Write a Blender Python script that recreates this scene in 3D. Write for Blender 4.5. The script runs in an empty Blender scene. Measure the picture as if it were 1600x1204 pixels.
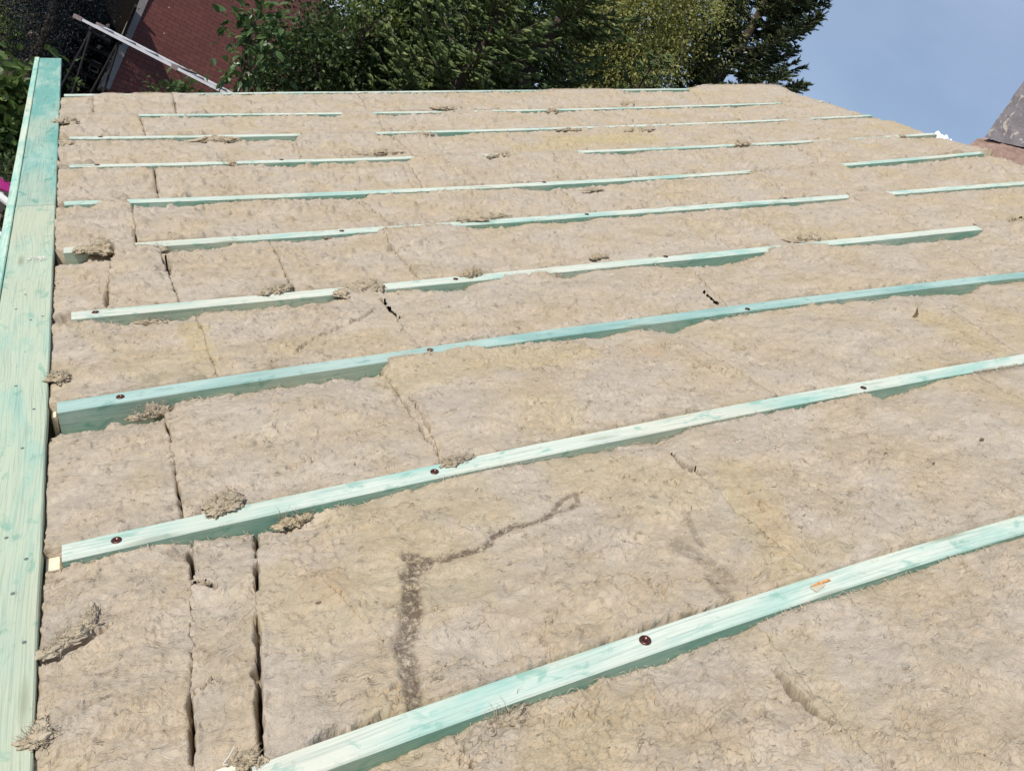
import bpy, bmesh, math, random
import numpy as np
from mathutils import Vector, Matrix
random.seed(7); np.random.seed(7)
R = math.radians
SC = bpy.context.scene
COL = SC.collection

# ------------------------------------------------------------------ frame
# roof-local axes: s up the slope, t along the eaves (away from camera), w out of the roof.
# World: X towards the ridge, Y away, Z up; the origin is on the inner edge of the eaves board.
PITCH = R(29)
A = np.array([[math.cos(PITCH), 0, -math.sin(PITCH)], [0, 1, 0], [math.sin(PITCH), 0, math.cos(PITCH)]])
CAMF = 1280.8
CL = np.array([.2545, 0, 1.2123])
MC = np.array([[0.90523517, -0.41809821, 0.07578374], [-0.14747663, -0.47641363, -0.8667645], [0.39849709, 0.77344937, -0.49292609]])
CW = A @ CL
GROUND = -2.65
def W(s, t, w=0.0):
    return np.stack([np.asarray(s, float) * A[0, 0] + np.asarray(w, float) * A[0, 2], np.asarray(t, float) + 0 * np.asarray(s, float),
                     np.asarray(s, float) * A[2, 0] + np.asarray(w, float) * A[2, 2]], -1)
def roof(px, py, w=0.0):
    d = MC.T @ np.array([(px - 800) / CAMF, (py - 602) / CAMF, 1.0])
    return CL + (w - CL[2]) / d[2] * d
def projl(s, t, w):
    X = np.stack([np.asarray(s, float) - CL[0], np.asarray(t, float) + 0 * np.asarray(s, float), np.asarray(w, float) - CL[2] + 0 * np.asarray(s, float)], 0)
    c = np.tensordot(MC, X, 1)
    return 800 + CAMF * c[0] / c[2], 602 + CAMF * c[1] / c[2], c[2]
def far(px, py, D):
    """world point seen at (px,py), D metres away horizontally"""
    d = A @ MC.T @ np.array([(px - 800) / CAMF, (py - 602) / CAMF, 1.0])
    d = d / math.hypot(d[0], d[1])
    return CW + d * D

# ------------------------------------------------------------------ camera
cam = bpy.data.cameras.new("camera"); co = bpy.data.objects.new("camera", cam); COL.objects.link(co)
cam.sensor_fit = 'HORIZONTAL'; cam.sensor_width = 36; cam.lens = 36 * CAMF / 1600
cam.clip_start = .02; cam.clip_end = 3000
Rw = A @ MC.T                       # columns: cam x, y(down), z(fwd) in world
m = Matrix(((Rw[0, 0], -Rw[0, 1], -Rw[0, 2], CW[0]), (Rw[1, 0], -Rw[1, 1], -Rw[1, 2], CW[1]), (Rw[2, 0], -Rw[2, 1], -Rw[2, 2], CW[2]), (0, 0, 0, 1)))
co.matrix_world = m
SC.camera = co

# ------------------------------------------------------------------ light
SUNL = np.array([-.30, -.14, .93]); SUNW = A @ SUNL; SUNW /= np.linalg.norm(SUNW)
elev = math.asin(SUNW[2]); azim = math.atan2(SUNW[0], SUNW[1])
wd = bpy.data.worlds.new("World"); SC.world = wd; wd.use_nodes = True
nt = wd.node_tree; nt.nodes.clear()
out = nt.nodes.new('ShaderNodeOutputWorld'); bg = nt.nodes.new('ShaderNodeBackground')
sky = nt.nodes.new('ShaderNodeTexSky'); sky.sky_type = 'NISHITA'; sky.sun_disc = False
sky.sun_elevation = elev; sky.sun_rotation = azim; sky.air_density = 1.0; sky.dust_density = .8; sky.ozone_density = 1.2
bg.inputs[1].default_value = .105
tc = nt.nodes.new('ShaderNodeTexCoord'); mp = nt.nodes.new('ShaderNodeMapping'); mp.inputs['Scale'].default_value = (1.4, 2.6, 5)
mp.inputs['Rotation'].default_value = (0, .3, .4)
no = nt.nodes.new('ShaderNodeTexNoise'); no.inputs['Scale'].default_value = 1.5; no.inputs['Detail'].default_value = 5
ra = nt.nodes.new('ShaderNodeMapRange'); ra.inputs['From Min'].default_value = .38; ra.inputs['From Max'].default_value = .75
ra.inputs['To Min'].default_value = .4; ra.inputs['To Max'].default_value = .95
mx = nt.nodes.new('ShaderNodeMix'); mx.data_type = 'RGBA'; mx.inputs['B'].default_value = (4.0, 5.1, 7.3, 1)
L = nt.links.new
L(tc.outputs['Generated'], mp.inputs[0]); L(mp.outputs[0], no.inputs[0]); L(no.outputs[0], ra.inputs[0]); L(ra.outputs[0], mx.inputs['Factor'])
L(sky.outputs[0], mx.inputs['A']); L(mx.outputs['Result'], bg.inputs[0]); L(bg.outputs[0], out.inputs[0])
sl = bpy.data.lights.new("sun", 'SUN'); sl.energy = 3.85; sl.angle = R(.53); sl.color = (1, .955, .88)
so = bpy.data.objects.new("sun", sl); COL.objects.link(so)
so.rotation_euler = Vector(SUNW).to_track_quat('Z', 'Y').to_euler(); so.location = (0, 0, 30)
SC.view_settings.view_transform = 'Standard'; SC.view_settings.look = 'None'; SC.view_settings.gamma = 1
SC.view_settings.exposure = 0.0
SC.render.engine = 'CYCLES'
SC.cycles.max_bounces = 6

# ------------------------------------------------------------------ noise (numpy)
def _h(ix, iy, seed):
    n = (ix.astype(np.int64) * 374761393 + iy.astype(np.int64) * 668265263 + seed * 982451653) & 0xffffffff
    n = ((n ^ (n >> 13)) * 1274126177) & 0xffffffff
    return ((n ^ (n >> 16)) & 0xffffff).astype(np.float64) / 0xffffff
def vn(x, y, seed=0):
    ix = np.floor(x); iy = np.floor(y); fx = x - ix; fy = y - iy
    ux = fx * fx * fx * (fx * (fx * 6 - 15) + 10); uy = fy * fy * fy * (fy * (fy * 6 - 15) + 10)
    a = _h(ix, iy, seed); b = _h(ix + 1, iy, seed); c = _h(ix, iy + 1, seed); d = _h(ix + 1, iy + 1, seed)
    return (a + (b - a) * ux) * (1 - uy) + (c + (d - c) * ux) * uy - .5
def fbm(x, y, seed=0, o=4, g=.5):
    r = 0; a = 1
    for k in range(o):
        ca, sa = math.cos(k * .9 + .3), math.sin(k * .9 + .3); f = 2 ** k
        r = r + a * vn((x * ca - y * sa) * f + k * 7.3, (x * sa + y * ca) * f - k * 3.1, seed + k * 17); a *= g
    return r
def ridge(x, y, seed=0, o=3):
    r = 0; a = 1
    for k in range(o):
        r = r + a * (1 - 4 * np.abs(vn(x * 2 ** k + 5 * k, y * 2 ** k - 9 * k, seed + 31 * k))); a *= .5
    return r
def sst(a, b, x):
    q = np.clip((x - a) / (b - a), 0, 1); return q * q * (3 - 2 * q)

# ------------------------------------------------------------------ materials
def newmat(name, rough=.8):
    mt = bpy.data.materials.new(name); mt.use_nodes = True
    b = mt.node_tree.nodes['Principled BSDF']; b.inputs['Roughness'].default_value = rough
    b.inputs['Specular IOR Level'].default_value = .25
    return mt, mt.node_tree, b
def nd(t, typ, **kw):
    n = t.nodes.new(typ)
    for k, v in kw.items():
        if k in n.inputs: n.inputs[k].default_value = v
        else: setattr(n, k, v)
    return n
def noise(t, vec, scale, detail=4, rough=.5, dist=0.0):
    n = nd(t, 'ShaderNodeTexNoise', Scale=scale, Detail=detail, Roughness=rough, Distortion=dist)
    if vec is not None: t.links.new(vec, n.inputs['Vector'])
    return n.outputs[0]
def mapping(t, vec, scale=(1, 1, 1), rot=(0, 0, 0)):
    n = nd(t, 'ShaderNodeMapping'); n.inputs['Scale'].default_value = scale; n.inputs['Rotation'].default_value = rot
    t.links.new(vec, n.inputs[0]); return n.outputs[0]
def rng(t, v, a, b, c=0.0, d=1.0):
    n = nd(t, 'ShaderNodeMapRange'); n.inputs[1].default_value = a; n.inputs[2].default_value = b; n.inputs[3].default_value = c; n.inputs[4].default_value = d
    t.links.new(v, n.inputs[0]); return n.outputs[0]
def mix(t, f, a, b, mode='MIX'):
    n = nd(t, 'ShaderNodeMix', data_type='RGBA', blend_type=mode)
    for s, v in (('Factor', f), ('A', a), ('B', b)):
        if isinstance(v, bpy.types.NodeSocket): t.links.new(v, n.inputs[s])
        elif isinstance(v, (int, float)): n.inputs[s].default_value = v
        else: n.inputs[s].default_value = (*v, 1)
    return n.outputs['Result']
def mul(t, a, b, op='MULTIPLY'):
    n = nd(t, 'ShaderNodeMath', operation=op)
    for i, v in enumerate((a, b)):
        if isinstance(v, bpy.types.NodeSocket): t.links.new(v, n.inputs[i])
        else: n.inputs[i].default_value = v
    return n.outputs[0]
def bump(t, b, h, strength, dist):
    n = nd(t, 'ShaderNodeBump', Strength=strength, Distance=dist); t.links.new(h, n.inputs['Height']); t.links.new(n.outputs[0], b.inputs['Normal'])

def wool_material():
    mt, t, b = newmat("mineral_wool", .95)
    b.inputs['Specular IOR Level'].default_value = .03
    uv = nd(t, 'ShaderNodeUVMap', uv_map='st').outputs[0]
    def at(nm): return nd(t, 'ShaderNodeAttribute', attribute_name=nm).outputs['Fac']
    warp = noise(t, uv, 7, 3)
    wv = nd(t, 'ShaderNodeVectorMath', operation='MULTIPLY_ADD')
    wc = nd(t, 'ShaderNodeTexNoise', Scale=6, Detail=3); t.links.new(uv, wc.inputs['Vector'])
    t.links.new(wc.outputs['Color'], wv.inputs[0]); wv.inputs[1].default_value = (.16, .16, 0); t.links.new(uv, wv.inputs[2])
    w = wv.outputs[0]
    big = noise(t, uv, 3.2, 4, .6)
    med = noise(t, mapping(t, w, (12, 26, 1)), 1, 5, .62)
    streak = noise(t, mapping(t, w, (45, 150, 1)), 1, 4, .6)
    fine = noise(t, mapping(t, w, (170, 420, 1)), 1, 3, .6)
    wisp = noise(t, mapping(t, w, (26, 60, 1), (0, 0, .5)), 1, 5, .7, 1.2)
    c = mix(t, rng(t, big, .38, .62), (.490, .392, .272), (.505, .428, .345))
    c = mix(t, mul(t, rng(t, med, .5, .72), .45), c, (.52, .45, .35))
    c = mix(t, mul(t, rng(t, med, .46, .3), .45), c, (.37, .285, .175))
    c = mix(t, mul(t, at('yellow'), 1.0), c, (.50, .40, .232))
    c = mix(t, mul(t, at('orange'), .35), c, (.52, .34, .19))
    c = mix(t, mul(t, rng(t, wisp, .62, .72), .25), c, (.29, .23, .14))
    c = mix(t, mul(t, rng(t, streak, .45, .68, .0, 1.0), .38), c, (.55, .49, .38))
    c = mix(t, mul(t, rng(t, fine, .54, .72), .55), c, (.27, .215, .15))
    hair = None
    for sc_, th_, rot_, msk_ in (((10, 22, 1), .009, .2, 9), ((22, 40, 1), .012, -.5, 15), ((40, 70, 1), .016, .5, 21), ((70, 130, 1), .03, .25, 27)):
        ln_ = noise(t, mapping(t, w, sc_, (0, 0, rot_)), 1, 3, .6, .5)
        ab = mul(t, mul(t, ln_, .5, 'SUBTRACT'), 0, 'ABSOLUTE')
        hm = mul(t, rng(t, ab, th_, th_ * .2), rng(t, noise(t, uv, msk_, 3, .6), .60, .68))
        hair = hm if hair is None else mul(t, hair, hm, 'MAXIMUM')
        c = mix(t, mul(t, hm, .6), c, (.20, .155, .095))
    st = mul(t, at('stain'), rng(t, noise(t, mapping(t, uv, (70, 70, 1)), 1, 6, .8), .40, .52))
    c = mix(t, mul(t, st, .84), c, (.13, .095, .07))
    sp = nd(t, 'ShaderNodeTexVoronoi', Scale=42.0); t.links.new(w, sp.inputs['Vector'])
    spm = mul(t, rng(t, sp.outputs['Distance'], .10, .03), rng(t, noise(t, uv, 14, 2), .56, .62))
    c = mix(t, mul(t, spm, .7), c, (.13, .09, .055))
    t.links.new(c, b.inputs['Base Color'])
    h = mul(t, mul(t, streak, .9), mul(t, fine, .75), 'ADD')
    h = mul(t, h, mul(t, wisp, .8), 'ADD'); h = mul(t, h, mul(t, med, .35), 'ADD')
    h = mul(t, h, mul(t, hair, -.4), 'ADD')
    bump(t, b, h, .85, .0058)
    return mt
def wood_material(name, pale, green, bare, gmix, dark=1.0, knots=True):
    mt, t, b = newmat(name, .7)
    uv = nd(t, 'ShaderNodeUVMap', uv_map='st').outputs[0]
    oi = nd(t, 'ShaderNodeObjectInfo').outputs['Random']
    off = nd(t, 'ShaderNodeVectorMath', operation='MULTIPLY_ADD'); cx = nd(t, 'ShaderNodeCombineXYZ')
    t.links.new(oi, cx.inputs[0]); t.links.new(oi, cx.inputs[1]); t.links.new(oi, cx.inputs[2])
    t.links.new(cx.outputs[0], off.inputs[0]); off.inputs[1].default_value = (37, 11, 5); t.links.new(uv, off.inputs[2]); uv = off.outputs[0]
    patch = noise(t, mapping(t, uv, (2.6, 9, 1)), 1, 4, .6, .4)
    blot = noise(t, mapping(t, uv, (13, 24, 1)), 1, 4, .65, .6)
    wg = noise(t, mapping(t, uv, (1.2, 3, 1)), 1, 2)
    cv = nd(t, 'ShaderNodeVectorMath', operation='MULTIPLY_ADD'); cc = nd(t, 'ShaderNodeCombineXYZ'); t.links.new(wg, cc.inputs[1])
    t.links.new(cc.outputs[0], cv.inputs[0]); cv.inputs[1].default_value = (0, .06, 0); t.links.new(uv, cv.inputs[2])
    grain = noise(t, mapping(t, cv.outputs[0], (4, 260, 1)), 1, 4, .6)
    g2 = noise(t, mapping(t, cv.outputs[0], (18, 900, 1)), 1, 2, .6)
    c = mix(t, rng(t, patch, .54 - gmix * .3, .72 - gmix * .3), pale, green)
    c = mix(t, mul(t, rng(t, wg, .52, .66), .7), c, bare)
    c = mix(t, mul(t, rng(t, blot, .57, .66), .6), c, tuple(x * y for x, y in zip(green, (.50, .74, .68))))
    c = mix(t, mul(t, rng(t, grain, .48, .68), .50), c, tuple(x * .55 for x in green))
    c = mix(t, mul(t, rng(t, g2, .5, .75), .22), c, tuple(x * .5 for x in bare))
    if knots:
        kv = nd(t, 'ShaderNodeTexVoronoi', Scale=1.0); t.links.new(mapping(t, cv.outputs[0], (2.2, 14, 1)), kv.inputs['Vector'])
        km = rng(t, kv.outputs['Distance'], .17, .05)
        kr = mul(t, mul(t, kv.outputs['Distance'], 60), 0, 'SINE')
        c = mix(t, mul(t, km, .7), c, (.22, .24, .16))
    c = mix(t, mul(t, rng(t, noise(t, mapping(t, uv, (30, 55, 1)), 1, 5, .75), .60, .70), .5), c, (.30, .27, .19))
    if dark != 1: c = mix(t, 1.0, c, (dark,) * 3, 'MULTIPLY')
    t.links.new(c, b.inputs['Base Color'])
    bump(t, b, mul(t, grain, g2, 'ADD'), .35, .002)
    return mt
def noisy(name, c1, c2, scale=8, rough=.8, bs=.3, bd=.01, c3=None, metal=0, det=5):
    mt, t, b = newmat(name, rough); b.inputs['Metallic'].default_value = metal
    tcn = nd(t, 'ShaderNodeTexCoord').outputs['Object']
    n = noise(t, tcn, scale, det, .65); c = mix(t, rng(t, n, .35, .65), c1, c2)
    if c3: c = mix(t, rng(t, noise(t, tcn, scale * .37 + 1, 4, .6), .55, .62), c, c3)
    t.links.new(c, b.inputs['Base Color'])
    if bs: bump(t, b, noise(t, tcn, scale * 4, 4, .7), bs, bd)
    return mt
def leafmat(name, c1, c2, c3, rough=.55, trans=.25, spec=.3):
    mt, t, b = newmat(name, rough); b.inputs['Specular IOR Level'].default_value = spec
    f = nd(t, 'ShaderNodeAttribute', attribute_name='hue').outputs['Fac']
    c = mix(t, rng(t, f, 0, .6), c1, c2); c = mix(t, rng(t, f, .8, 1), c, c3)
    t.links.new(c, b.inputs['Base Color'])
    if trans:
        tr = nd(t, 'ShaderNodeBsdfTranslucent'); t.links.new(c, tr.inputs['Color'])
        ms = nd(t, 'ShaderNodeMixShader'); ms.inputs[0].default_value = trans
        t.links.new(b.outputs[0], ms.inputs[1]); t.links.new(tr.outputs[0], ms.inputs[2])
        t.links.new(ms.outputs[0], t.nodes['Material Output'].inputs['Surface'])
    return mt
M_wool = wool_material()
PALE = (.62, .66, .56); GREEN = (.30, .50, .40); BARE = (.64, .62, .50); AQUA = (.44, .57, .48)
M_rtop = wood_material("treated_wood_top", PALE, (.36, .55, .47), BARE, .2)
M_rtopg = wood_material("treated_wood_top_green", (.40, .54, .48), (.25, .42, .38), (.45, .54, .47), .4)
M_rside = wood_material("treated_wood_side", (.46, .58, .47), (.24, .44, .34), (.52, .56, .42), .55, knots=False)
M_bnear = wood_material("treated_board_near", (.47, .53, .39), (.33, .50, .40), (.49, .50, .36), .15)
M_bfar = wood_material("treated_board_far", (.35, .50, .41), (.17, .39, .33), (.45, .49, .37), .55)
M_lip = wood_material("treated_strip", (.55, .70, .56), (.30, .58, .48), (.78, .66, .48), .4)
M_cut = noisy("sawn_wood_end", (.80, .74, .58), (.70, .62, .45), 60, .8, .3, .002)
M_screw = noisy("screw_metal", (.10, .045, .035), (.19, .08, .06), 90, .32, .2, .001, metal=.85)
M_nail = noisy("nail_metal", (.16, .20, .17), (.28, .30, .25), 90, .5, .2, .001, metal=.6)

# ------------------------------------------------------------------ mesh helpers
def link(o, parent=None):
    COL.objects.link(o)
    if parent is not None:
        o.parent = parent
    return o
def tag(o, label=None, cat=None, group=None, kind=None):
    if label: o['label'] = label
    if cat: o['category'] = cat
    if group: o['group'] = group
    if kind: o['kind'] = kind
    return o
def npmesh(name, V, Fq, mats, parent=None, origin=None, attrs=None, uv=None, smooth=False, midx=None):
    """V (n,3) world verts, Fq (m,k) faces; object origin placed at origin (world)"""
    V = np.asarray(V, float); Fq = np.asarray(Fq, np.int64)
    if origin is None: origin = V.mean(0)
    origin = np.asarray(origin, float)
    me = bpy.data.meshes.new(name); k = Fq.shape[1]
    me.vertices.add(len(V)); me.vertices.foreach_set('co', (V - origin).astype(np.float32).ravel())
    me.loops.add(Fq.size); me.loops.foreach_set('vertex_index', Fq.astype(np.int32).ravel())
    me.polygons.add(len(Fq)); me.polygons.foreach_set('loop_start', (np.arange(len(Fq)) * k).astype(np.int32))
    me.polygons.foreach_set('loop_total', np.full(len(Fq), k, np.int32))
    if midx is not None: me.polygons.foreach_set('material_index', np.asarray(midx, np.int32))
    me.polygons.foreach_set('use_smooth', np.full(len(Fq), smooth, bool))
    me.update(calc_edges=True)
    if uv is not None:
        l = me.uv_layers.new(name='st'); l.data.foreach_set('uv', np.asarray(uv, np.float32)[Fq.ravel()].ravel())
    for nm, a in (attrs or {}).items():
        at = me.attributes.new(nm, 'FLOAT', 'POINT'); at.data.foreach_set('value', np.asarray(a, np.float32))
    for mt in (mats if isinstance(mats, (list, tuple)) else [mats]): me.materials.append(mt)
    me.validate()
    o = bpy.data.objects.new(name, me); link(o, parent)
    o.location = Vector(origin) - (parent_loc(parent) if parent else Vector((0, 0, 0)))
    return o
def parent_loc(p):
    v = Vector((0, 0, 0))
    while p is not None:
        v += p.location; p = p.parent
    return v
def empty(name, loc, label, cat, group=None):
    o = bpy.data.objects.new(name, None); link(o); o.location = Vector([float(x) for x in loc]); o.empty_display_size = .1
    return tag(o, label, cat, group)
def from_bm(name, bm, mats, parent=None, origin=(0, 0, 0), smooth=False, bevel=0):
    bmesh.ops.recalc_face_normals(bm, faces=bm.faces)
    me = bpy.data.meshes.new(name); 
    o_ = Vector([float(x) for x in origin])
    bmesh.ops.translate(bm, verts=bm.verts, vec=-o_)
    bm.to_mesh(me); bm.free()
    for mt in (mats if isinstance(mats, (list, tuple)) else [mats]): me.materials.append(mt)
    if smooth: me.polygons.foreach_set('use_smooth', [True] * len(me.polygons))
    o = bpy.data.objects.new(name, me); link(o, parent)
    o.location = o_ - (parent_loc(parent) if parent else Vector((0, 0, 0)))
    if bevel:
        md = o.modifiers.new('bevel', 'BEVEL'); md.width = bevel; md.segments = 2; md.limit_method = 'ANGLE'
    return o
def add_box(bm, c, ax, ay, az):
    """box centred c with half-extent vectors"""
    c, ax, ay, az = [Vector([float(q) for q in v]) for v in (c, ax, ay, az)]
    vs = [bm.verts.new(c + i * ax + j * ay + k * az) for i in (-1, 1) for j in (-1, 1) for k in (-1, 1)]
    for f in ((0, 1, 3, 2), (4, 6, 7, 5), (0, 4, 5, 1), (2, 3, 7, 6), (0, 2, 6, 4), (1, 5, 7, 3)):
        bm.faces.new([vs[i] for i in f])
def add_bar(bm, p, q, wx, wy, up=(0, 0, 1)):
    p = Vector([float(x) for x in p]); q = Vector([float(x) for x in q]); d = (q - p); u = Vector(up)
    sx = d.cross(u).normalized(); sy = sx.cross(d).normalized()
    add_box(bm, (p + q) / 2, d / 2, sx * wx / 2, sy * wy / 2)
def add_tube(bm, pts, rad, n=8, cap=True):
    pts = [Vector([float(x) for x in p]) for p in pts]; rings = []
    rad = rad if isinstance(rad, (list, tuple)) else [rad] * len(pts)
    for i, p in enumerate(pts):
        d = (pts[min(i + 1, len(pts) - 1)] - pts[max(i - 1, 0)]).normalized()
        a = d.cross(Vector((0, 0, 1)) if abs(d.z) < .9 else Vector((1, 0, 0))).normalized(); b = d.cross(a)
        rings.append([bm.verts.new(p + (a * math.cos(2 * math.pi * k / n) + b * math.sin(2 * math.pi * k / n)) * rad[i]) for k in range(n)])
    for r0, r1 in zip(rings, rings[1:]):
        for k in range(n): bm.faces.new([r0[k], r0[(k + 1) % n], r1[(k + 1) % n], r1[k]])
    if cap: bm.faces.new(rings[0][::-1]); bm.faces.new(rings[-1])

# ------------------------------------------------------------------ rafters
RP = {1: [(420, 1187), (800, 1052), (1200, 922), (1600, 802)], 2: [(93, 850), (400, 785), (800, 700), (1200, 622), (1600, 552)],
      3: [(88, 628), (400, 580), (800, 522), (1200, 471), (1600, 424)], 4: [(105, 487), (400, 462), (800, 423), (1200, 384), (1540, 351)],
      5: [(90, 387), (400, 366), (800, 341), (1200, 312), (1600, 283)], 6: [(100, 314), (400, 304), (800, 287), (1180, 265), (1525, 237)],
      7: [(105, 258), (400, 250), (800, 239), (1200, 223), (1480, 206)], 8: [(105, 214), (470, 208), (800, 201), (1200, 187), (1375, 178)],
      9: [(215, 178), (530, 176), (800, 171), (1200, 161), (1290, 157)], 10: [(100, 147), (500, 143), (800, 141), (1080, 138)]}
RPOLY = {}
for i, pts in RP.items():
    q = np.array([roof(*p) for p in pts]); RPOLY[i] = np.polyfit(q[:, 0], q[:, 1], 2)
SEND = {1: 6.3, 2: 6.3, 3: 6.3, 4: 6.3, 5: 6.2, 6: 5.98, 7: 6.13, 8: 6.12, 9: 6.13, 10: 5.9}
SMAX = {k: float(roof(*p[-1])[0]) for k, p in RP.items()}
def traf(i, s):
    """t of the far top edge of rafter i at s (quadratic where seen, straight beyond)"""
    s = np.asarray(s, float); p = RPOLY[i]; sm = SMAX[i]
    f = np.polyval(p, np.minimum(s, sm)); sl_ = 2 * p[0] * sm + p[1]
    return np.where(s > sm, f + (s - sm) * sl_, f)
RW = {i: .056 for i in RP}; RW[6] = .05; RW[7] = .045; RW[8] = .045; RW[9] = .04; RW[10] = .05
RAF_LABEL = {
 1: "nearest rafter, its broad pale top bearing a big dark screw head and orange scratch",
 2: "pale mint rafter with dark red screws, second from the front, a tuft lying across",
 3: "strongest blue-green rafter, long deep green side showing beside the big rounded batt",
 4: "pale rafter interrupted by a fat woolly lump, ending at a dark hole",
 5: "pale rafter whose left end is a short block framed by curly tufts",
 6: "sixth rafter from the front, reappearing bright green beside the chimney foot",
 7: "seventh rafter from the front, its middle stretch buried under yellowish wool",
 8: "eighth rafter from the front, its white left stretch cut off by wool",
 9: "thin ninth rafter from the front, showing only in short green dashes",
 10: "farthest rafter forming the gable edge of the roof against the trees"}
SIDE_DEPTH = .16
def make_rafter(i):
    s0 = {1: .31, 2: .035, 3: .02, 4: .055, 5: .03, 6: .03, 7: .05, 8: .05, 9: .05, 10: .02}[i]
    s1 = SEND[i]; wd_ = RW[i]; ns = 90
    ss = np.linspace(s0, s1, ns); tf = traf(i, ss) + .0015 * vn(ss * 3, ss * 0 + i, 5); w0 = .002 * vn(ss * 2, ss * 0 + i, 9)
    b = .003
    prof = [(0, -b), (-b, 0), (-wd_ + b, 0), (-wd_, -b), (-wd_, -SIDE_DEPTH), (0, -SIDE_DEPTH)]   # (dt, w) loop
    V = []; U = []
    for dt, w in prof:
        V.append(W(ss, tf + dt, w + w0)); U.append(np.stack([ss, (dt + (w if w < -b else 0)) * 1.0 + 0 * ss + i * .7], -1))
    V = np.stack(V, 1).reshape(-1, 3); U = np.stack(U, 1).reshape(-1, 2); n = len(prof); Fq = []; mi = []
    for a in range(ns - 1):
        for k in range(n):
            k2 = (k + 1) % n
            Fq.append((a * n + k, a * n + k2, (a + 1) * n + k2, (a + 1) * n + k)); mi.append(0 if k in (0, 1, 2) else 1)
    for a, rv in ((0, 0), (ns - 1, 1)):
        q = [(a * n + 0, a * n + 1, a * n + 2, a * n + 3), (a * n + 0, a * n + 3, a * n + 4, a * n + 5)]
        for f in q: Fq.append(f[::-1] if rv else f); mi.append(2)
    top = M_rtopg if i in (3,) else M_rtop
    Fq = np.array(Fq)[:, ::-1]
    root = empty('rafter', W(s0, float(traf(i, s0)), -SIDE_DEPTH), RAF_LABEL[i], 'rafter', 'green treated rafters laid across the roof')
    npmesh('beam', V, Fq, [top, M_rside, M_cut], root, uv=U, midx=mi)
    return root
RAF = {i: make_rafter(i) for i in range(1, 11)}
def screw(root, px, py, r=.011, name='screw'):
    s, t, _ = roof(px, py, 0); c = W(s, t, .001); ax = W(1, 0, 0); ay = np.array([0, 1., 0]); az = W(0, 0, 1)
    bm = bmesh.new(); prof = [(1.0, 0), (.97, .09), (.84, .16), (.55, .18), (.42, .17), (.36, .04), (.0, .03)]; n = 18; rings = []
    for rr, zz in prof:
        if rr == 0: rings.append([bm.verts.new(Vector(c + az * zz * r))] * n); continue
        rings.append([bm.verts.new(Vector(c + (ax * math.cos(2 * math.pi * k / n) + ay * math.sin(2 * math.pi * k / n)) * r * rr + az * zz * r)) for k in range(n)])
    for a, bq in zip(rings, rings[1:]):
        for k in range(n):
            f = [a[k], a[(k + 1) % n], bq[(k + 1) % n], bq[k]]
            f = list(dict.fromkeys(f))
            bm.faces.new(f)
    return from_bm(name, bm, M_screw, root, c, smooth=True)
for i, px, py, r in ((1, 1008, 1000, .0125), (2, 182, 844, .011), (2, 679, 737, .011), (2, 1349, 606, .010), (3, 188, 620, .011), (3, 672, 547, .011), (3, 1168, 483, .010),
                     (4, 149, 488, .011), (4, 1040, 401, .011), (4, 712, 436, .010), (5, 534, 361, .011), (5, 917, 335, .011), (7, 152, 258, .012), (7, 440, 250, .012), (8, 157, 214, .012),
                     (5, 1227, 310, .011), (6, 850, 285, .012)):
    screw(RAF[i], px, py, r)
# orange scratch on nearest rafter
def patch_on(root, name, pts, w, mt):
    bm = bmesh.new(); P = [W(*roof(*p)[:2], w) for p in pts]
    top = [bm.verts.new(Vector(p)) for p in P]; lo = [bm.verts.new(Vector(p - W(0, 0, .0025))) for p in P]
    bm.faces.new(top); n = len(P)
    for k in range(n): bm.faces.new([top[k], lo[k], lo[(k + 1) % n], top[(k + 1) % n]])
    return from_bm(name, bm, mt, root, P[0])
M_rust = noisy("orange_split", (.45, .14, .04), (.72, .42, .16), 120, .8, .3, .001)
M_tan = noisy("fresh_split_wood", (.50, .40, .25), (.52, .50, .38), 90, .8, .3, .001)
patch_on(RAF[1], 'fresh_split', [(1266, 918), (1280, 913), (1290, 911), (1288, 917), (1281, 920), (1277, 925), (1271, 922)], .0018, M_tan)
patch_on(RAF[1], 'orange_scratch', [(1266, 917), (1276, 911), (1294, 905), (1298, 907), (1284, 912), (1270, 917)], .0030, M_rust)
# pale tail blocks under the rafter ends, beside the eaves board
def tail(i, x0, x1, y0, y1):
    bm = bmesh.new(); a = roof(x0, y1, -.03); b = roof(x1, y0, -.03)
    sc, tc_ = (a[0] + b[0]) / 2, (a[1] + b[1]) / 2
    add_box(bm, W(sc, tc_, -.075), W((b[0] - a[0]) / 2, 0, 0), (0, (b[1] - a[1]) / 2, 0), W(0, 0, .045))
    return from_bm('rafter_tail', bm, M_cut, RAF[i], W(sc, tc_, -.12), bevel=.002)
tail(2, 71, 94, 868, 893); tail(3, 80, 88, 641, 652); tail(4, 84, 104, 496, 502); tail(7, 92, 101, 262, 266); tail(5, 88, 96, 390, 395)

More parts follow.
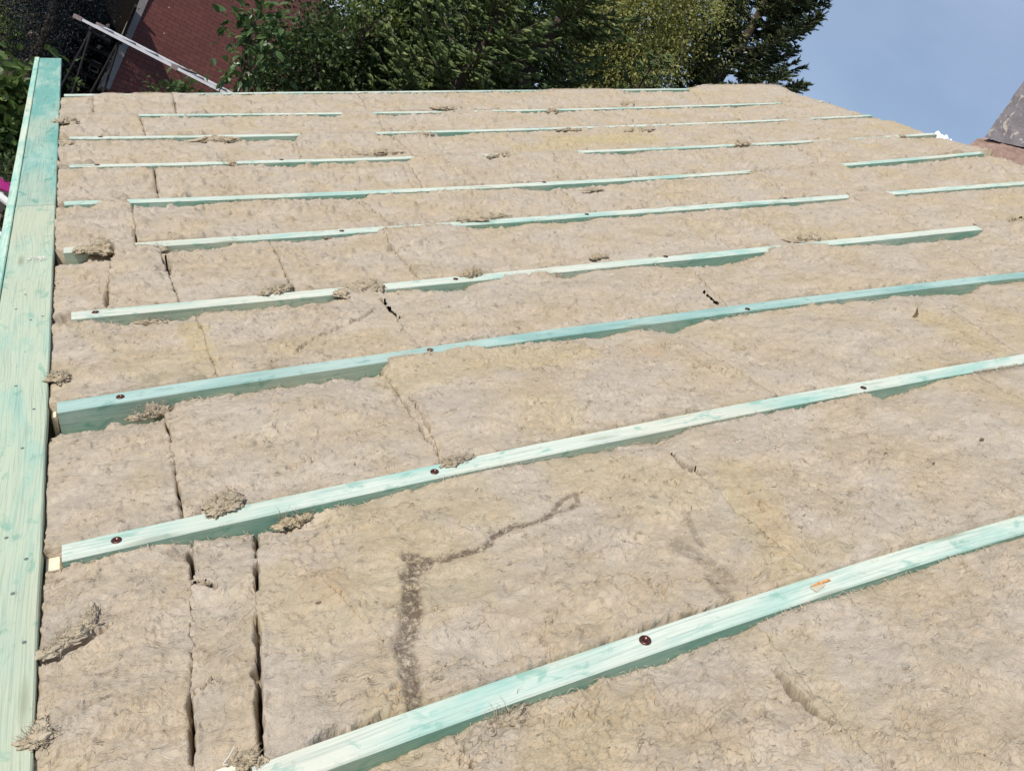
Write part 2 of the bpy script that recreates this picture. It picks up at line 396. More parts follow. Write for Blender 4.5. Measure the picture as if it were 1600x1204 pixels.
# ------------------------------------------------------------------ eaves boards
def board(name, t0, t1, s0, s1, w0, w1, mt, parent, label=None, ns=60):
    tt = np.linspace(t0, t1, ns); b = .003
    e0 = s0 + .001 * vn(tt * 6, tt * 0, 3); e1 = s1 + .002 * vn(tt * 9, tt * 0, 4)
    prof = [(0, w0), (0, w1 - b), (b, w1), (None, w1), (1, w1 - b), (1, w0)]
    V = []; U = []
    for k, (d, w) in enumerate(prof):
        s = e0 if k < 2 else (e0 + b if k == 2 else (e1 - b if k == 3 else e1))
        V.append(W(s, tt, w)); U.append(np.stack([tt, s + (w - w1) * (1 if k in (0, 5) else 0)], -1))
    V = np.stack(V, 1).reshape(-1, 3); U = np.stack(U, 1).reshape(-1, 2); n = 6; Fq = []
    for a in range(ns - 1):
        for k in range(n): Fq.append((a * n + k, (a + 1) * n + k, (a + 1) * n + (k + 1) % n, a * n + (k + 1) % n))
    for a, rv in ((0, 1), (ns - 1, 0)):
        for f in ((0, 1, 2, 3), (0, 3, 4, 5)):
            f = tuple(a * n + q for q in f); Fq.append(f[::-1] if rv else f)
    Fq = np.array(Fq)[:, ::-1]
    return npmesh(name, V, Fq, mt, parent, uv=U)
TJ = float(roof(60, 321)[1])
WB = .0
for nm, t0, t1, mt, lab in (('near', -1.0, TJ - .0015, M_bnear, "pale green-yellow eaves board with nail heads running along the near left edge of the roof"),
                            ('far', TJ + .0015, 7.66, M_bfar, "bluish green eaves board beyond the butt joint, sticking out past the gable")):
    r_ = empty('eaves_board', W(-.08, t0, -.03), lab, 'board', 'treated boards along the eaves')
    board('plank', t0, t1, -.153, -.004, -.025, WB, mt, r_)
    board('edge_strip', t0, t1 + (.02 if nm == 'far' else 0), -.187, -.156, -.16, WB + .004, M_lip, r_)
    if nm == 'near':
        for px, py in ((25, 603), (38, 1003), (10, 840), (35, 700), (53, 639), (41, 873), (20, 927), (48, 500), (25, 483), (67, 494), (40, 460)):
            s, t, _ = roof(px, py); bm = bmesh.new(); c = W(s, t, WB)
            bmesh.ops.create_cone(bm, cap_ends=True, segments=10, radius1=.0045, radius2=.004, depth=.0016, matrix=Matrix.Translation(Vector(c)) @ Vector(W(0, 0, 1)).to_track_quat('Z', 'Y').to_matrix().to_4x4())
            from_bm('nail_head', bm, M_nail, r_, c)

# ------------------------------------------------------------------ wool batts
# visible green side below each rafter, photo px (x, depth px); negative = wool laps over the rafter
UP = {
 1: [(0, -40), (395, -40), (402, 4), (540, 22), (600, 27), (700, 22), (730, 12), (800, 14), (900, 17), (1000, 22), (1100, 24), (1180, 16), (1230, 4), (1330, 10), (1400, 14), (1470, 5), (1600, 7), (3000, 5)],
 2: [(0, 10), (93, 12), (180, 8), (230, 6), (300, 18), (340, 24), (420, 30), (470, 32), (500, 16), (600, 14), (700, 6), (760, 3), (850, 9), (950, 16), (1000, 20), (1040, 18), (1075, 4), (1180, 5), (1250, 9), (1290, 2), (1350, 3), (1370, 16), (1405, 24), (1440, 12), (1465, 2), (1600, 2), (3000, 2)],
 3: [(0, 18), (90, 22), (130, 26), (200, 50), (250, 46), (262, 22), (300, 18), (400, 18), (500, 18), (560, 26), (592, 30), (600, -3), (650, -3), (760, 0), (820, 4), (850, 6), (900, 9), (950, 11), (1000, 4), (1020, 16), (1060, 21), (1095, 8), (1200, 5), (1300, 6), (1370, 9), (1390, 6), (1440, 12), (1480, 22), (1520, 20), (1535, 4), (1600, 8), (3000, 5)],
 4: [(0, 0), (105, 1), (140, 6), (180, 18), (230, 30), (292, 24), (310, 8), (350, 12), (450, 16), (522, 14), (540, -6), (590, -6), (600, 5), (650, 5), (680, 17), (730, 17), (745, 5), (800, -1), (860, 0), (872, 14), (905, 10), (930, 2), (1010, 4), (1050, 14), (1100, 21), (1150, 24), (1190, 5), (1205, -5), (1270, -5), (1300, 2), (1380, 10), (1400, 15), (1470, 15), (1515, 18), (1528, 14), (1545, -14), (3000, -14)],
 5: [(0, 0), (95, 3), (100, 13), (130, 12), (138, -10), (182, -12), (190, 0), (240, 0), (262, 18), (300, 19), (350, 13), (372, 2), (430, 5), (450, 8), (500, 10), (540, 4), (590, 0), (602, -3.5), (705, -3.5), (715, 2), (760, 13), (800, 9), (830, 4), (910, 9), (925, 3), (1000, 6), (1040, 4), (1200, 5), (1260, 6), (1325, 2), (1340, -12), (1380, -10), (1395, 3), (1600, 4), (3000, 4)],
 6: [(0, 2), (105, 6), (150, 4), (165, -8), (203, -8), (210, 16), (250, 12), (340, 6), (400, 5), (470, 8), (540, 10), (560, 16), (566, 2), (620, 2), (700, 2), (800, 3), (820, 7), (900, 9), (1000, 3), (1170, 2), (1185, -3.5), (1315, -3.5), (1325, 7), (1400, 8), (1525, 6), (3000, 3)],
 7: [(0, 0), (100, 2), (250, 4), (400, 3), (438, 11), (480, 12), (520, 10), (590, 7), (640, 2), (650, -3), (730, -3), (745, 0), (800, 0), (810, -3.5), (895, -4), (905, 2), (950, 6), (990, 7), (1000, 2), (1180, 2), (1240, 4), (1265, 0), (1310, -1.5), (1330, 0), (1400, -1), (1415, 5), (1480, 6), (3000, 2)],
 8: [(0, 0), (200, 3), (300, 3), (400, 5), (468, 7), (473, -9), (575, -9), (582, 2), (660, 3), (680, 12), (740, 11), (760, 2), (850, 3), (900, 0), (1100, 1), (1200, 3), (1240, -1), (1300, 2), (1370, 3), (3000, 1)],
 9: [(0, -6), (212, -6), (218, 3), (280, 6), (370, 3), (430, 2), (500, 5), (532, 8), (537, -8), (575, -8), (585, 2), (610, 7), (650, 3), (720, -2), (800, 2), (830, 8), (900, 4), (1000, 1), (1130, 4), (1200, 2), (1262, -4), (1275, 1), (3000, 1)],
 10: [(0, 3), (145, 1), (155, -5), (200, -2), (230, -6), (262, -4), (300, -1), (345, 0), (500, 1), (840, 0), (880, -5), (925, -10), (960, -4), (975, 6), (1000, 6), (1075, 3), (1084, -16), (3000, -16)]}
def up_profile(k, s, gapseed):
    """exposed depth d (m, >=0) and lap-over c (m) of the wool against rafter k at s"""
    tt = traf(k, s) - RW[k]
    px, py, z = projl(s, tt, 0 * s); _, py2, _ = projl(s, tt, 0 * s - .02)
    pxm = np.maximum(abs(py2 - py) / .02, 30)
    xs_, ys_ = [a for a, b in UP[k]], [b for a, b in UP[k]]; pj = px + 7 * fbm(s * 9, s * 0 + k, 77, 4)
    v = sum(np.interp(pj + o_, xs_, ys_) for o_ in (-9, -3, 3, 9)) / 4
    v = v + 2.0 * fbm(s * 30, s * 0 + k, 78, 3) * (k > 3)
    d = np.clip(v, 0, None) / pxm * (.78 if k != 3 else .88); d = np.clip(d, 0, .085)
    d = d * (1 + .5 * fbm(s * 22, s * 0, gapseed, 3)) 
    lap = (v < -.5)
    # lap px converted in the ground direction
    _, py3, _ = projl(s, tt + .02, 0 * s); pxt = np.maximum(abs(py3 - py) / .02, 20)
    c = np.where(v < 0, -v, 0) / pxt
    c = np.where(c > 0, np.clip(c * (1 + .8 * fbm(s * 25, s * 0 + 9, gapseed, 3)), 0, None) + .002, 0)
    return d, np.clip(c, 0, RW[k] + .03)
# joints per bay, photo px ((x,y) low end, (x,y) high end); gap (m)
J = {
 0: [((741, 1203), (712, 1140), .006), ((1390, 1215), (1180, 960), .0008)],
 1: [((299, 1204), (298, 852), .004), ((408, 1180), (399, 850), .007), ((1275, 895), (1048, 705), .0004)],
 2: [((285, 808), (260, 655), .003), ((692, 722), (597, 572), .0025), ((1215, 612), (1050, 515), .0), ((1590, 548), (1440, 455), .0)],
 3: [((341, 590), (308, 498), .0015), ((668, 552), (592, 462), .001), ((1150, 487), (1075, 418), .002), ((1545, 425), (1440, 360), .001)],
 4: [((165, 476), (180, 388), .009), ((281, 470), (241, 375), .003), ((462, 458), (418, 368), .002), ((660, 440), (592, 355), .004), ((1150, 392), (1070, 328), .001)],
 5: [((213, 380), (207, 316), .005), ((622, 358), (560, 306), .003), ((940, 335), (876, 292), .002), ((1240, 310), (1180, 268), .0)],
 6: [((248, 308), (240, 254), .004), ((668, 296), (630, 246), .001), ((1000, 275), (960, 236), .0), ((1290, 255), (1230, 222), .001)],
 7: [((470, 250), (462, 213), .0), ((650, 245), (612, 210), .003), ((1190, 224), (1130, 195), .001)],
 8: [((229, 214), (219, 180), .004), ((600, 205), (588, 178), .0), ((1010, 196), (945, 170), .002)],
 9: [((147, 178), (145, 150), .004), ((276, 178), (270, 150), .004), ((575, 176), (560, 146), .0), ((1105, 164), (1078, 140), .003)]}
# cracks: polyline photo px, half width m, depth m
CR = [
 ([(1050, 706), (1062, 722), (1080, 733), (1096, 737)], .011, .05), ([(1150, 755), (1170, 772), (1185, 787), (1200, 800)], .003, .012),
 ([(1214, 1043), (1235, 1070), (1262, 1098), (1292, 1125)], .010, .05), ([(590, 478), (555, 500), (500, 522), (470, 540), (462, 552)], .006, .02),
 ([(440, 560), (425, 570), (418, 575)], .005, .02), ([(597, 466), (610, 482), (622, 493)], .007, .03), ([(640, 620), (660, 648), (682, 690), (690, 715)], .004, .024),
 ([(1076, 548), (1090, 560), (1105, 572), (1125, 580), (1140, 588)], .005, .016), ([(1085, 568), (1120, 572), (1150, 590)], .003, .012),
 ([(1098, 456), (1108, 466), (1120, 475)], .006, .03), ([(878, 314), (888, 320), (898, 328)], .008, .025), ([(950, 189), (962, 195)], .012, .02),
 ([(62, 1030), (90, 1020), (120, 1000), (150, 985), (175, 968)], .008, .028), ([(302, 1180), (298, 1085), (312, 1078), (335, 1058)], .005, .02),
 ([(300, 905), (318, 905), (335, 912)], .010, .035), ([(1430, 470), (1450, 500), (1500, 520), (1540, 545)], .004, .010),
 ([(350, 590), (345, 700), (362, 722), (380, 728)], .0, .0), ([(268, 690), (266, 672)], .004, .02), ([(258, 398), (264, 428)], .009, .04),
 ([(262, 690), (232, 690)], .003, .01), ([(618, 968), (640, 966), (665, 960), (700, 950), (735, 947)], .003, .008),
 ([(820, 575), (870, 565), (905, 550), (945, 540)], .004, .010), ([(870, 552), (920, 550), (1010, 545)], .003, .007), ([(1035, 530), (1042, 550)], .004, .012),
 ([(1185, 345), (1210, 358), (1225, 366)], .005, .014), ([(1090, 365), (1112, 388)], .004, .012), ([(430, 390), (445, 420), (458, 444)], .004, .016),
 ([(625, 395), (640, 415), (655, 434)], .006, .016), ([(242, 266), (244, 290)], .006, .02), ([(640, 278), (652, 289)], .008, .02), ([(562, 316), (580, 328)], .010, .025),
 ([(430, 300), (436, 310)], .004, .01), ([(1560, 755), (1575, 765), (1590, 778)], .006, .010), ([(1500, 870), (1515, 890), (1530, 900)], .009, .022),
 ([(985, 495), (1010, 515)], .003, .01), ([(845, 480), (862, 495)], .003, .01), ([(380, 395), (300, 400), (262, 392)], .004, .01),
 ([(208, 350), (212, 372)], .006, .018), ([(1600, 340), (1580, 350), (1570, 345)], .012, .03), ([(400, 960), (404, 1010), (402, 1080), (408, 1170)], .005, .02),
 ([(404, 1020), (440, 1022), (470, 1016)], .004, .014), ([(298, 850), (300, 900)], .006, .04), ([(650, 945), (648, 960)], .003, .01), ([(440, 870), (500, 900), (560, 960), (600, 1000)], .003, .006),
 ([(1470, 590), (1500, 600), (1530, 612)], .003, .008), ([(1255, 840), (1270, 862)], .004, .012), ([(560, 930), (566, 950)], .003, .008), ([(1025, 540), (1050, 535), (1075, 540)], .004, .01),
 ([(700, 270), (760, 268)], .003, .006), ([(975, 1125), (1000, 1140)], .0, .0), ([(890, 1090), (905, 1100)], .004, .01), ([(1020, 1085), (1030, 1100)], .004, .012), ([(920, 1115), (935, 1125)], .005, .012)]
CRL = [(np.array([roof(*p)[:2] for p in pl]), hw, dp) for pl, hw, dp in CR if hw > 0]
ST = [  # stains photo px polylines, radius m, strength
 ([(632, 870), (650, 872), (668, 880)], .020, 1), ([(668, 880), (700, 872), (740, 862), (765, 850), (772, 835), (800, 824), (835, 818), (860, 803)], .010, 1),
 ([(860, 803), (880, 780), (900, 770), (905, 785), (890, 795), (860, 803)], .008, .8), ([(655, 880), (640, 905), (640, 960)], .026, 1), ([(640, 965), (628, 1000), (640, 1040)], .024, .9),
 ([(635, 1045), (645, 1080), (650, 1110)], .020, 1), ([(1075, 800), (1085, 830), (1098, 850)], .010, .5), ([(1060, 850), (1085, 865), (1110, 880), (1130, 895)], .030, .45), ([(1110, 900), (1140, 930), (1150, 938)], .016, .5),
 ([(262, 858), (290, 862)], .018, .55)]
STL = [(np.array([roof(*p)[:2] for p in pl]), r, a) for pl, r, a in ST]
YE = [([(1150, 740), (1200, 820), (1240, 880)], .08, .6), ([(620, 590), (760, 560), (900, 550)], .10, .55), ([(1470, 500), (1540, 540)], .10, .7), ([(880, 220), (960, 218), (1000, 215)], .16, 1),
      ([(830, 232), (900, 226)], .12, .8), ([(440, 540), (600, 520)], .06, .4), ([(1210, 890), (1300, 860)], .06, .4), ([(560, 800), (700, 900), (480, 950)], .12, .45), ([(1240, 1000), (1330, 1140)], .06, .35), ([(1230, 365), (1330, 370)], .10, .5), ([(300, 510), (320, 560)], .05, .8), ([(120, 500), (200, 560)], .05, .3)]
YEL = [(np.array([roof(*p)[:2] for p in pl]), r, a) for pl, r, a in YE]
ORL = [(np.array([roof(*p)[:2] for p in pl]), r, a) for pl, r, a in [([(505, 905), (520, 930)], .05, .8), ([(1015, 545), (1025, 550)], .045, 1), ([(1195, 790), (1225, 850)], .05, .7)]]
def seg_dist(s, t, pl):
    d = np.full(s.shape, 1e9)
    for a, b in zip(pl, pl[1:]):
        v = b - a; L2 = max((v ** 2).sum(), 1e-12); q = np.clip(((s - a[0]) * v[0] + (t - a[1]) * v[1]) / L2, 0, 1)
        d = np.minimum(d, np.hypot(s - a[0] - q * v[0], t - a[1] - q * v[1]))
    return d
def near_bb(S, T, pl, m):
    return not (pl[:, 0].max() + m < S.min() or pl[:, 0].min() - m > S.max() or pl[:, 1].max() + m < T.min() or pl[:, 1].min() - m > T.max())
ordn = ['first', 'second', 'third', 'fourth', 'fifth', 'sixth', 'seventh', 'eighth', 'ninth', 'tenth']
BATT_LABEL = {
 (0, 0): "bottom left wool batt below the nearest rafter, beside the eaves board", (0, 1): "wide smooth batt below the nearest rafter, left of the long open crack",
 (0, 2): "batt in the lower right corner, right of the long open crack",
 (1, 0): "near left batt against the eaves board with a torn diagonal flap", (1, 1): "narrow strip of wool between two dark vertical joints, near the eaves board",
 (1, 2): "near batt carrying the long dark grey winding stain", (1, 3): "near right smooth batt, right of the yellow seam and the short brown hole",
 (2, 0): "squarish batt at the eaves with its rolled cut edge showing below the third rafter", (2, 1): "large rounded batt bulging below the deep green rafter side",
 (2, 2): "yellowish batt right of the big rounded one, behind the second rafter", (3, 1): "batt with a long diagonal tear below the fat woolly lump",
 (4, 0): "small square batt at the eaves beside a ragged joint, fenced by curly tufts", (4, 1): "narrow tilted batt piece with a dark wedge-shaped gap on its right",
 (7, 1): "batt with the striped folded edge standing above the seventh rafter"}
LOWGAP = {1: [(495, 612), (945, 1150)], 2: [(688, 738), (1215, 1290), (395, 440)], 3: [(560, 600), (1360, 1420)], 4: [(430, 465), (920, 955), (660, 700)], 5: [(440, 500), (820, 900)], 6: [(645, 730)], 7: [(880, 960)], 8: [(300, 420), (700, 800)], 9: [(430, 520), (840, 940)]}
# end-of-batt fold heights
def make_bay(k):
    js = [(roof(*a)[:2], roof(*b)[:2], g) for a, b, g in J[k]]
    lo = (lambda s: traf(k, s) + .001) if k else (lambda s: traf(1, s) - .60)
    hi = lambda s: traf(k + 1, s) - RW[k + 1] - .001
    def jline(j):
        (a, b, g) = js[j]
        # extend to the full bay width: v=0 and v=1
        def s_at(t): return a[0] + (t - a[1]) / (b[1] - a[1]) * (b[0] - a[0])
        s0 = s_at(float(lo(a[0]))); s1 = s_at(float(hi(b[0]))); return s0, s1, g
    bounds = [(-.0035, -.0035, .0002)] + [jline(j) for j in range(len(js))]
    s_end = {0: 6.3, 1: 6.3, 2: 6.3, 3: 6.3, 4: 6.3, 5: 6.05, 6: 6.18, 7: 6.22, 8: 6.22, 9: 6.22}[k]
    last = bounds[-1][0]
    while k < 5 and s_end - last > 1.9:      # out of frame on the near bays: ordinary 1.2 m batts
        last += 1.25; bounds.append((last, last + .01, .003))
    bounds.append((s_end, s_end, .003))
    for j in range(len(bounds) - 1): make_batt(k, j, bounds[j], bounds[j + 1], lo, hi, len(bounds) - 1)
def make_batt(k, j, b0, b1, lo, hi, nb):
    # u nodes by distance
    smid0, smid1 = (b0[0] + b0[1]) / 2, (b1[0] + b1[1]) / 2; tm = float(lo(smid0) + hi(smid0)) / 2
    us = [0.0]; Ls = smid1 - smid0
    while us[-1] < 1:
        s = smid0 + us[-1] * Ls; D = math.sqrt((s - CL[0]) ** 2 + max(tm - .2, .05) ** 2 + CL[2] ** 2)
        px, py, z = projl(np.array(s), np.array(tm), np.array(0.)); inside = px < 1720 and (k > 0 or (px + 0) < 1750)
        c = D / 820 * (1.7 if inside else 9); us.append(us[-1] + c / Ls)
    us = np.array(us); us /= us[-1]; nu = len(us)
    D = math.sqrt(((smid0 + smid1) / 2 - CL[0]) ** 2 + tm ** 2 + CL[2] ** 2) if smid0 < 3 else math.sqrt((smid0 - CL[0]) ** 2 + tm ** 2 + CL[2] ** 2)
    Dn = math.sqrt((min(max(CL[0], smid0), smid1) - CL[0]) ** 2 + tm ** 2 + CL[2] ** 2)
    px, py, z = projl(np.array(smid0), np.array(tm), np.array(0.))
    ct = Dn / 820 * (1.7 * (1 + .25 * max(tm - 1, 0) / 1.2) if px < 1650 else 9)
    nv = max(int(.56 / ct), 14)
    v = np.linspace(0, 1, nv + 1)
    # edge refinement in v
    v = v + 0
    U, Vv = np.meshgrid(us, v, indexing='ij')
    gf = lambda b, sd: np.clip(.45 + 2.0 * fbm(Vv * 15, Vv * 0 + sd, 301 + sd, 4), 0, 1.9) * b[2] / 2 * 1.0
    g0, g1 = gf(b0, int(b0[0] * 9)), gf(b1, int(b1[0] * 9))
    kg = .45; G0, G1 = g0, g1; g0, g1 = g0 * kg, g1 * kg
    sl0 = b0[0] + g0 + (b0[1] - b0[0]) * Vv; sl1 = b1[0] - g1 + (b1[1] - b1[0]) * Vv
    # ragged joints
    seed = 100 + k * 13 + j
    rag = lambda b, sd: (.010 * fbm(Vv * 8, Vv * 0 + b, sd, 6, .75)) if b > .05 and b < 6.1 else .004 * fbm(Vv * 6, Vv * 0 + b + k, sd, 2)
    S = sl0 + (sl1 - sl0) * U + rag(b0[0], 500 + int(b0[0] * 7)) * (1 - U) ** 6 + rag(b1[0], 500 + int(b1[0] * 7)) * U ** 6
    T0 = lo(S); T1n = hi(S); dep, lap = up_profile(k + 1, S, seed)
    # wool pushed over the rafter where lap>0
    T1 = T1n + lap
    if k: T0 = T0 + .0
    T = T0 + (T1 - T0) * Vv
    # height
    dj = np.minimum(S - sl0, sl1 - S); Wd = (sl1 - sl0)
    dU = T1n - T            # distance to rafter face (neg = over rafter)
    dL = T - T0
    low = fbm(S * 2.3, T * 2.9, 11, 3)
    h = -.008 + .016 * low
    pill = .002 * (1 - np.exp(-np.maximum(dj, 0) / .05)) + .005 * np.sin(np.pi * np.clip(dL / .55, 0, 1))
    h = h + pill - .002
    wx = S + .03 * fbm(S * 8, T * 8, 21, 2); wy = T + .03 * fbm(S * 8, T * 8, 22, 2)
    h = h + .0050 * fbm(wx * 5, wy * 8, 31, 3, .5) + 0.0030 * fbm(wx * 70, wy * 130, 34, 3, .6)
    amp = sst(-.2, .3, fbm(S * 4, T * 4, 41, 2)) * .8 + .4
    h = h + .0011 * amp * (ridge(wx * 22 + 3 * fbm(wx * 9, wy * 9, 33, 2), wy * 42, 51, 3) - .6)
    # scattered pits and lifted shreds
    pn = fbm(wx * 16, wy * 30, 61, 2); h = h - .007 * amp * sst(.46, .60, pn)
    pn2 = fbm(wx * 34, wy * 60, 62, 2); h = h - .0035 * sst(.42, .52, pn2)
    sh = fbm(wx * 19, wy * 34, 63, 3); h = h + .007 * sst(.38, .55, sh)
    # little open slits, mostly along the batt
    sn = np.abs(fbm(wx * 7, wy * 24, 65, 3)); sm = sst(.22, .42, fbm(S * 5, T * 5, 66, 2))
    farb = 1 + .9 * sst(1.8, 4, T); h = h + (farb - 1) * sst(6.25, 5.8, S) * (.009 * fbm(S * 9, T * 16, 67, 4, .6) + .018 * sst(.28, .40, sh) - .020 * sst(.30, .42, fbm(S * 7, T * 18, 68, 3)))
    h = h - .011 * sm * sst(.012, .0, sn) + .004 * sm * sst(.05, .015, sn)
    h = h + .010 * np.exp(-dL / .05) * (.6 + fbm(S * 14, T * 0 + k, 71, 3) * 1.2)
    pxx, _, _ = projl(S, T, 0 * S)
    for x0_, x1_ in LOWGAP.get(k, ()):
        mm = sst(x0_ - 12, x0_ + 12, pxx) * sst(x1_ + 12, x1_ - 12, pxx); wdg = .012 + .009 * fbm(S * 22, S * 0 + k, 171, 3)
        h = h - mm * .035 * 1.5 * sst(wdg, wdg * .6, dL)
    # against the upper rafter: sink to exposed depth, or rise over it
    edge = np.exp(-(np.maximum(dU, 0) / .055) ** 1.5)
    lapm = sst(.0005, .006, lap)
    tgt = -dep - .002 + .004 * fbm(S * 40, T * 40, 81, 2)
    h = h * (1 - edge) + edge * ((1 - lapm) * np.minimum(tgt, h * .35 + tgt * .65) + lapm * (.010 + .006 * fbm(S * 30, T * 30, 83, 3)))
    h = np.where(lapm > .5, np.where(dU < .01, np.maximum(h, .004), h), h)
    # end of lap tapers onto the rafter top
    h = h - lapm * .009 * np.exp(-(T1 - T) / .006) * (dU < 0)
    # drop at batt ends, at the eaves and the ridge
    def drop(d, g, deep=.10, roll=.022, rh=.007):
        return -rh * np.exp(-np.maximum(d, 0) / roll) - deep * sst(.0045, 0, d)
    for b, d in ((b0, S - sl0), (b1, sl1 - S)):
        if b[0] < .01: h = h - .004 * np.exp(-np.maximum(d, 0) / .02) - .012 * sst(.004 + .012 * fbm(T * 9, T * 0, 7, 3), 0, d)
        elif b[0] > 6.0: h = h + drop(d, 1, .08, .05, .035)
        else:
            gg = gf(b, int(b[0] * 9)); op = sst(.0004, .0018, gg)
            h = h + op * (-.004 * np.exp(-np.maximum(d, 0) / .008) - .055 * sst(.0015 + gg * .7 + .003 * fbm(T * 60, S * 3 + j * 5, 213, 3), gg * .1, d)) + (1 - op) * (-.0008 * np.exp(-np.maximum(d, 0) / .004) * (1 + fbm(T * 40, S * 40, 77, 2)))
    if k == 9:   # gable edge, rounded over
        h = h - .02 * np.exp(-np.maximum(T1 - T, 0) / .03) * (lapm > .5) + .03 * sst(5.05, 5.25, S) * sst(.5, .0, T1 - T) * sst(6.4, 5.9, S)
    # squarish batt at the eaves: sunken rolled top edge
    if (k, j) == (2, 0): h = h - .032 * sst(.13, .07, dU); h = h + .018 * np.exp(-((dU - .075) / .02) ** 2) * (1 + fbm(S * 30, T * 30, 91, 2))
    if (k, j) == (2, 1): h = h + .022 * np.sin(np.pi * np.clip((S - sl0) / Wd, 0, 1)) * sst(0, .2, dU) * sst(.6, .15, dU)
    if (k, j) == (4, 0): h = h - .03 * sst(.10, .05, dU)
    if (k, j) in ((4, 1),): h = h + .015 * sst(.0, .2, dL) - .0 * h
    cut = np.zeros(S.shape, bool)
    for pl, hw, dp in CRL:
        if near_bb(S, T, pl, .06):
            wr = np.maximum(hw * .85 * (1 + 1.5 * fbm(S * 28, T * 28, 87, 3)), .0012); d = seg_dist(S + .006 * fbm(S * 35, T * 35, 88, 2), T + .006 * fbm(S * 35, T * 35, 89, 2), pl)
            if dp >= .03: cut |= d < np.maximum(wr * .14, .40 * min(ct, .008))
            h = h - min(dp * 1.6, .07) * sst(wr * 1.0, wr * .40, d) + .004 * np.exp(-((d - wr * 1.6) / .006) ** 2)
    def amt(lst, cap=1):
        r = np.zeros_like(S)
        for pl, rad, a in lst:
            if near_bb(S, T, pl, rad * 2.2):
                d = seg_dist(S + .5 * rad * fbm(S * 18, T * 18, 95, 3), T + .5 * rad * fbm(S * 18, T * 18, 96, 3), pl); r = np.maximum(r, a * sst(rad * 1.15, rad * .45, d))
        return r
    stn, yel, ora = amt(STL), amt(YEL), amt(ORL)
    yel = np.maximum(yel, .45 * sst(.25, .5, fbm(S * 3, T * 3, 97, 3)))
    h = h - .005 * stn
    tn = fbm(wx * 3.2, wy * 7.5, 151, 4); msk = sst(.20, .34, fbm(S * 3.1 + 9, T * 4.1, 152, 3))
    h = h - .022 * msk * sst(.009, .003, np.abs(tn)) * (dU > .02) + .003 * msk * sst(.04, .012, np.abs(tn))
    # torn layers: thin sheets with ragged edges
    for q_, (fx_, fy_, hh_, ms_) in enumerate(((5, 8, .0075, -.02), (10, 17, .0065, -.06), (19, 33, .0055, -.08), (34, 60, .0042, -.08))):
        lay = fbm(wx * fx_ + 3 * q_, wy * fy_, 181 + q_, 5, .62); mk = sst(ms_, ms_ + .22, fbm(S * 3.3 + q_ * 5, T * 4.6, 191 + q_, 3))
        h = h + mk * (dU > .004) * hh_ * (sst(-.012, .012, lay) - .9 * sst(.012, .25, lay))
    # horizontal jitter for fibrous look
    S2 = S + .0012 * fbm(S * 120, T * 120, 98, 1); T2 = T + .0012 * fbm(S * 120, T * 120, 99, 1)
    inside = (dU > .002)
    h = np.clip(h, -.14, .08)
    P = W(S2, T2, h)
    n1 = nv + 1
    idx = np.arange(nu * n1).reshape(nu, n1)
    Q = np.stack([idx[:-1, :-1], idx[1:, :-1], idx[1:, 1:], idx[:-1, 1:]], -1).reshape(-1, 4)
    cm = cut[:-1, :-1] | cut[1:, 1:]; Q = Q[~cm.reshape(-1)]
    Pf = P.reshape(-1, 3); uv = np.stack([S, T], -1).reshape(-1, 2) + np.array([j * .37, k * .13])
    at = {'stain': stn.ravel(), 'yellow': yel.ravel(), 'orange': ora.ravel()}
    # skirt down to the deck, so that the batt has its thickness
    loop = np.concatenate([idx[:, 0], idx[-1, 1:], idx[-2::-1, -1], idx[0, -2:0:-1]])
    base = len(Pf); lapr = lap.ravel()[loop]
    Sk, Tk = S.ravel()[loop], T.ravel()[loop]
    tface = hi(Sk); Tk = np.minimum(Tk, tface)
    onR = lapr > 0
    wb = np.full(len(loop), -.145)
    SkP = W(Sk, Tk, wb)
    Tkk = T.ravel()[loop]; over = (Tkk > tface + .0005)
    SkP[over] = W(Sk[over], Tkk[over], .0015)
    Pf = np.concatenate([Pf, SkP]); uv = np.concatenate([uv, uv[loop] + np.array([0, .12])])
    for a in at: at[a] = np.concatenate([at[a], at[a][loop]])
    m_ = len(loop); r = np.arange(m_); Q2 = np.stack([loop[r], base + r, base + (r + 1) % m_, loop[(r + 1) % m_]], -1)
    ok = ~(over[r] ^ over[(r + 1) % m_])
    Q = np.concatenate([Q, Q2])
    fr = (abs(dU) < .010) & (S > .02)
    # loose fibres lying on the surface (ribbons)
    px, py, z = projl(S, T, h); vis = (px > -20) & (px < 1620) & (py < 1230) & (dj > .01) & (dU > .0) & (dL > .004)
    cand = np.flatnonzero(vis.ravel()); area = vis.mean() * .55 * Ls
    nf = int(min(area * 140 / (1 + .5 * max(tm - 1, 0)), 1500))
    if len(cand) > 50 and nf > 5:
        rs = np.random.RandomState(seed); c = rs.choice(cand, nf); cf = np.flatnonzero((fr & (px > -20) & (px < 1640)).ravel())
        nf2 = int(Ls * 110) if len(cf) > 20 else 0
        c2 = np.concatenate([c, rs.choice(cf, nf2)]) if nf2 else c; isf = np.arange(len(c2)) >= nf
        s0_, t0_, h0_ = S.ravel()[c2], T.ravel()[c2], h.ravel()[c2]; n_ = len(c2)
        ang = rs.normal(0, .9, n_); ang = np.where(isf, ang * 1.3 + 1.0, ang); ln = rs.uniform(.008, .03, n_) * (1 + .15 * tm); cur = rs.normal(0, 1.0, n_); wdt = rs.uniform(.00018, .00042, n_) * (1 + .35 * tm); lift = rs.uniform(.001, .005, n_) * np.where(isf, 2.2, 1)
        rows = []; ruv = []
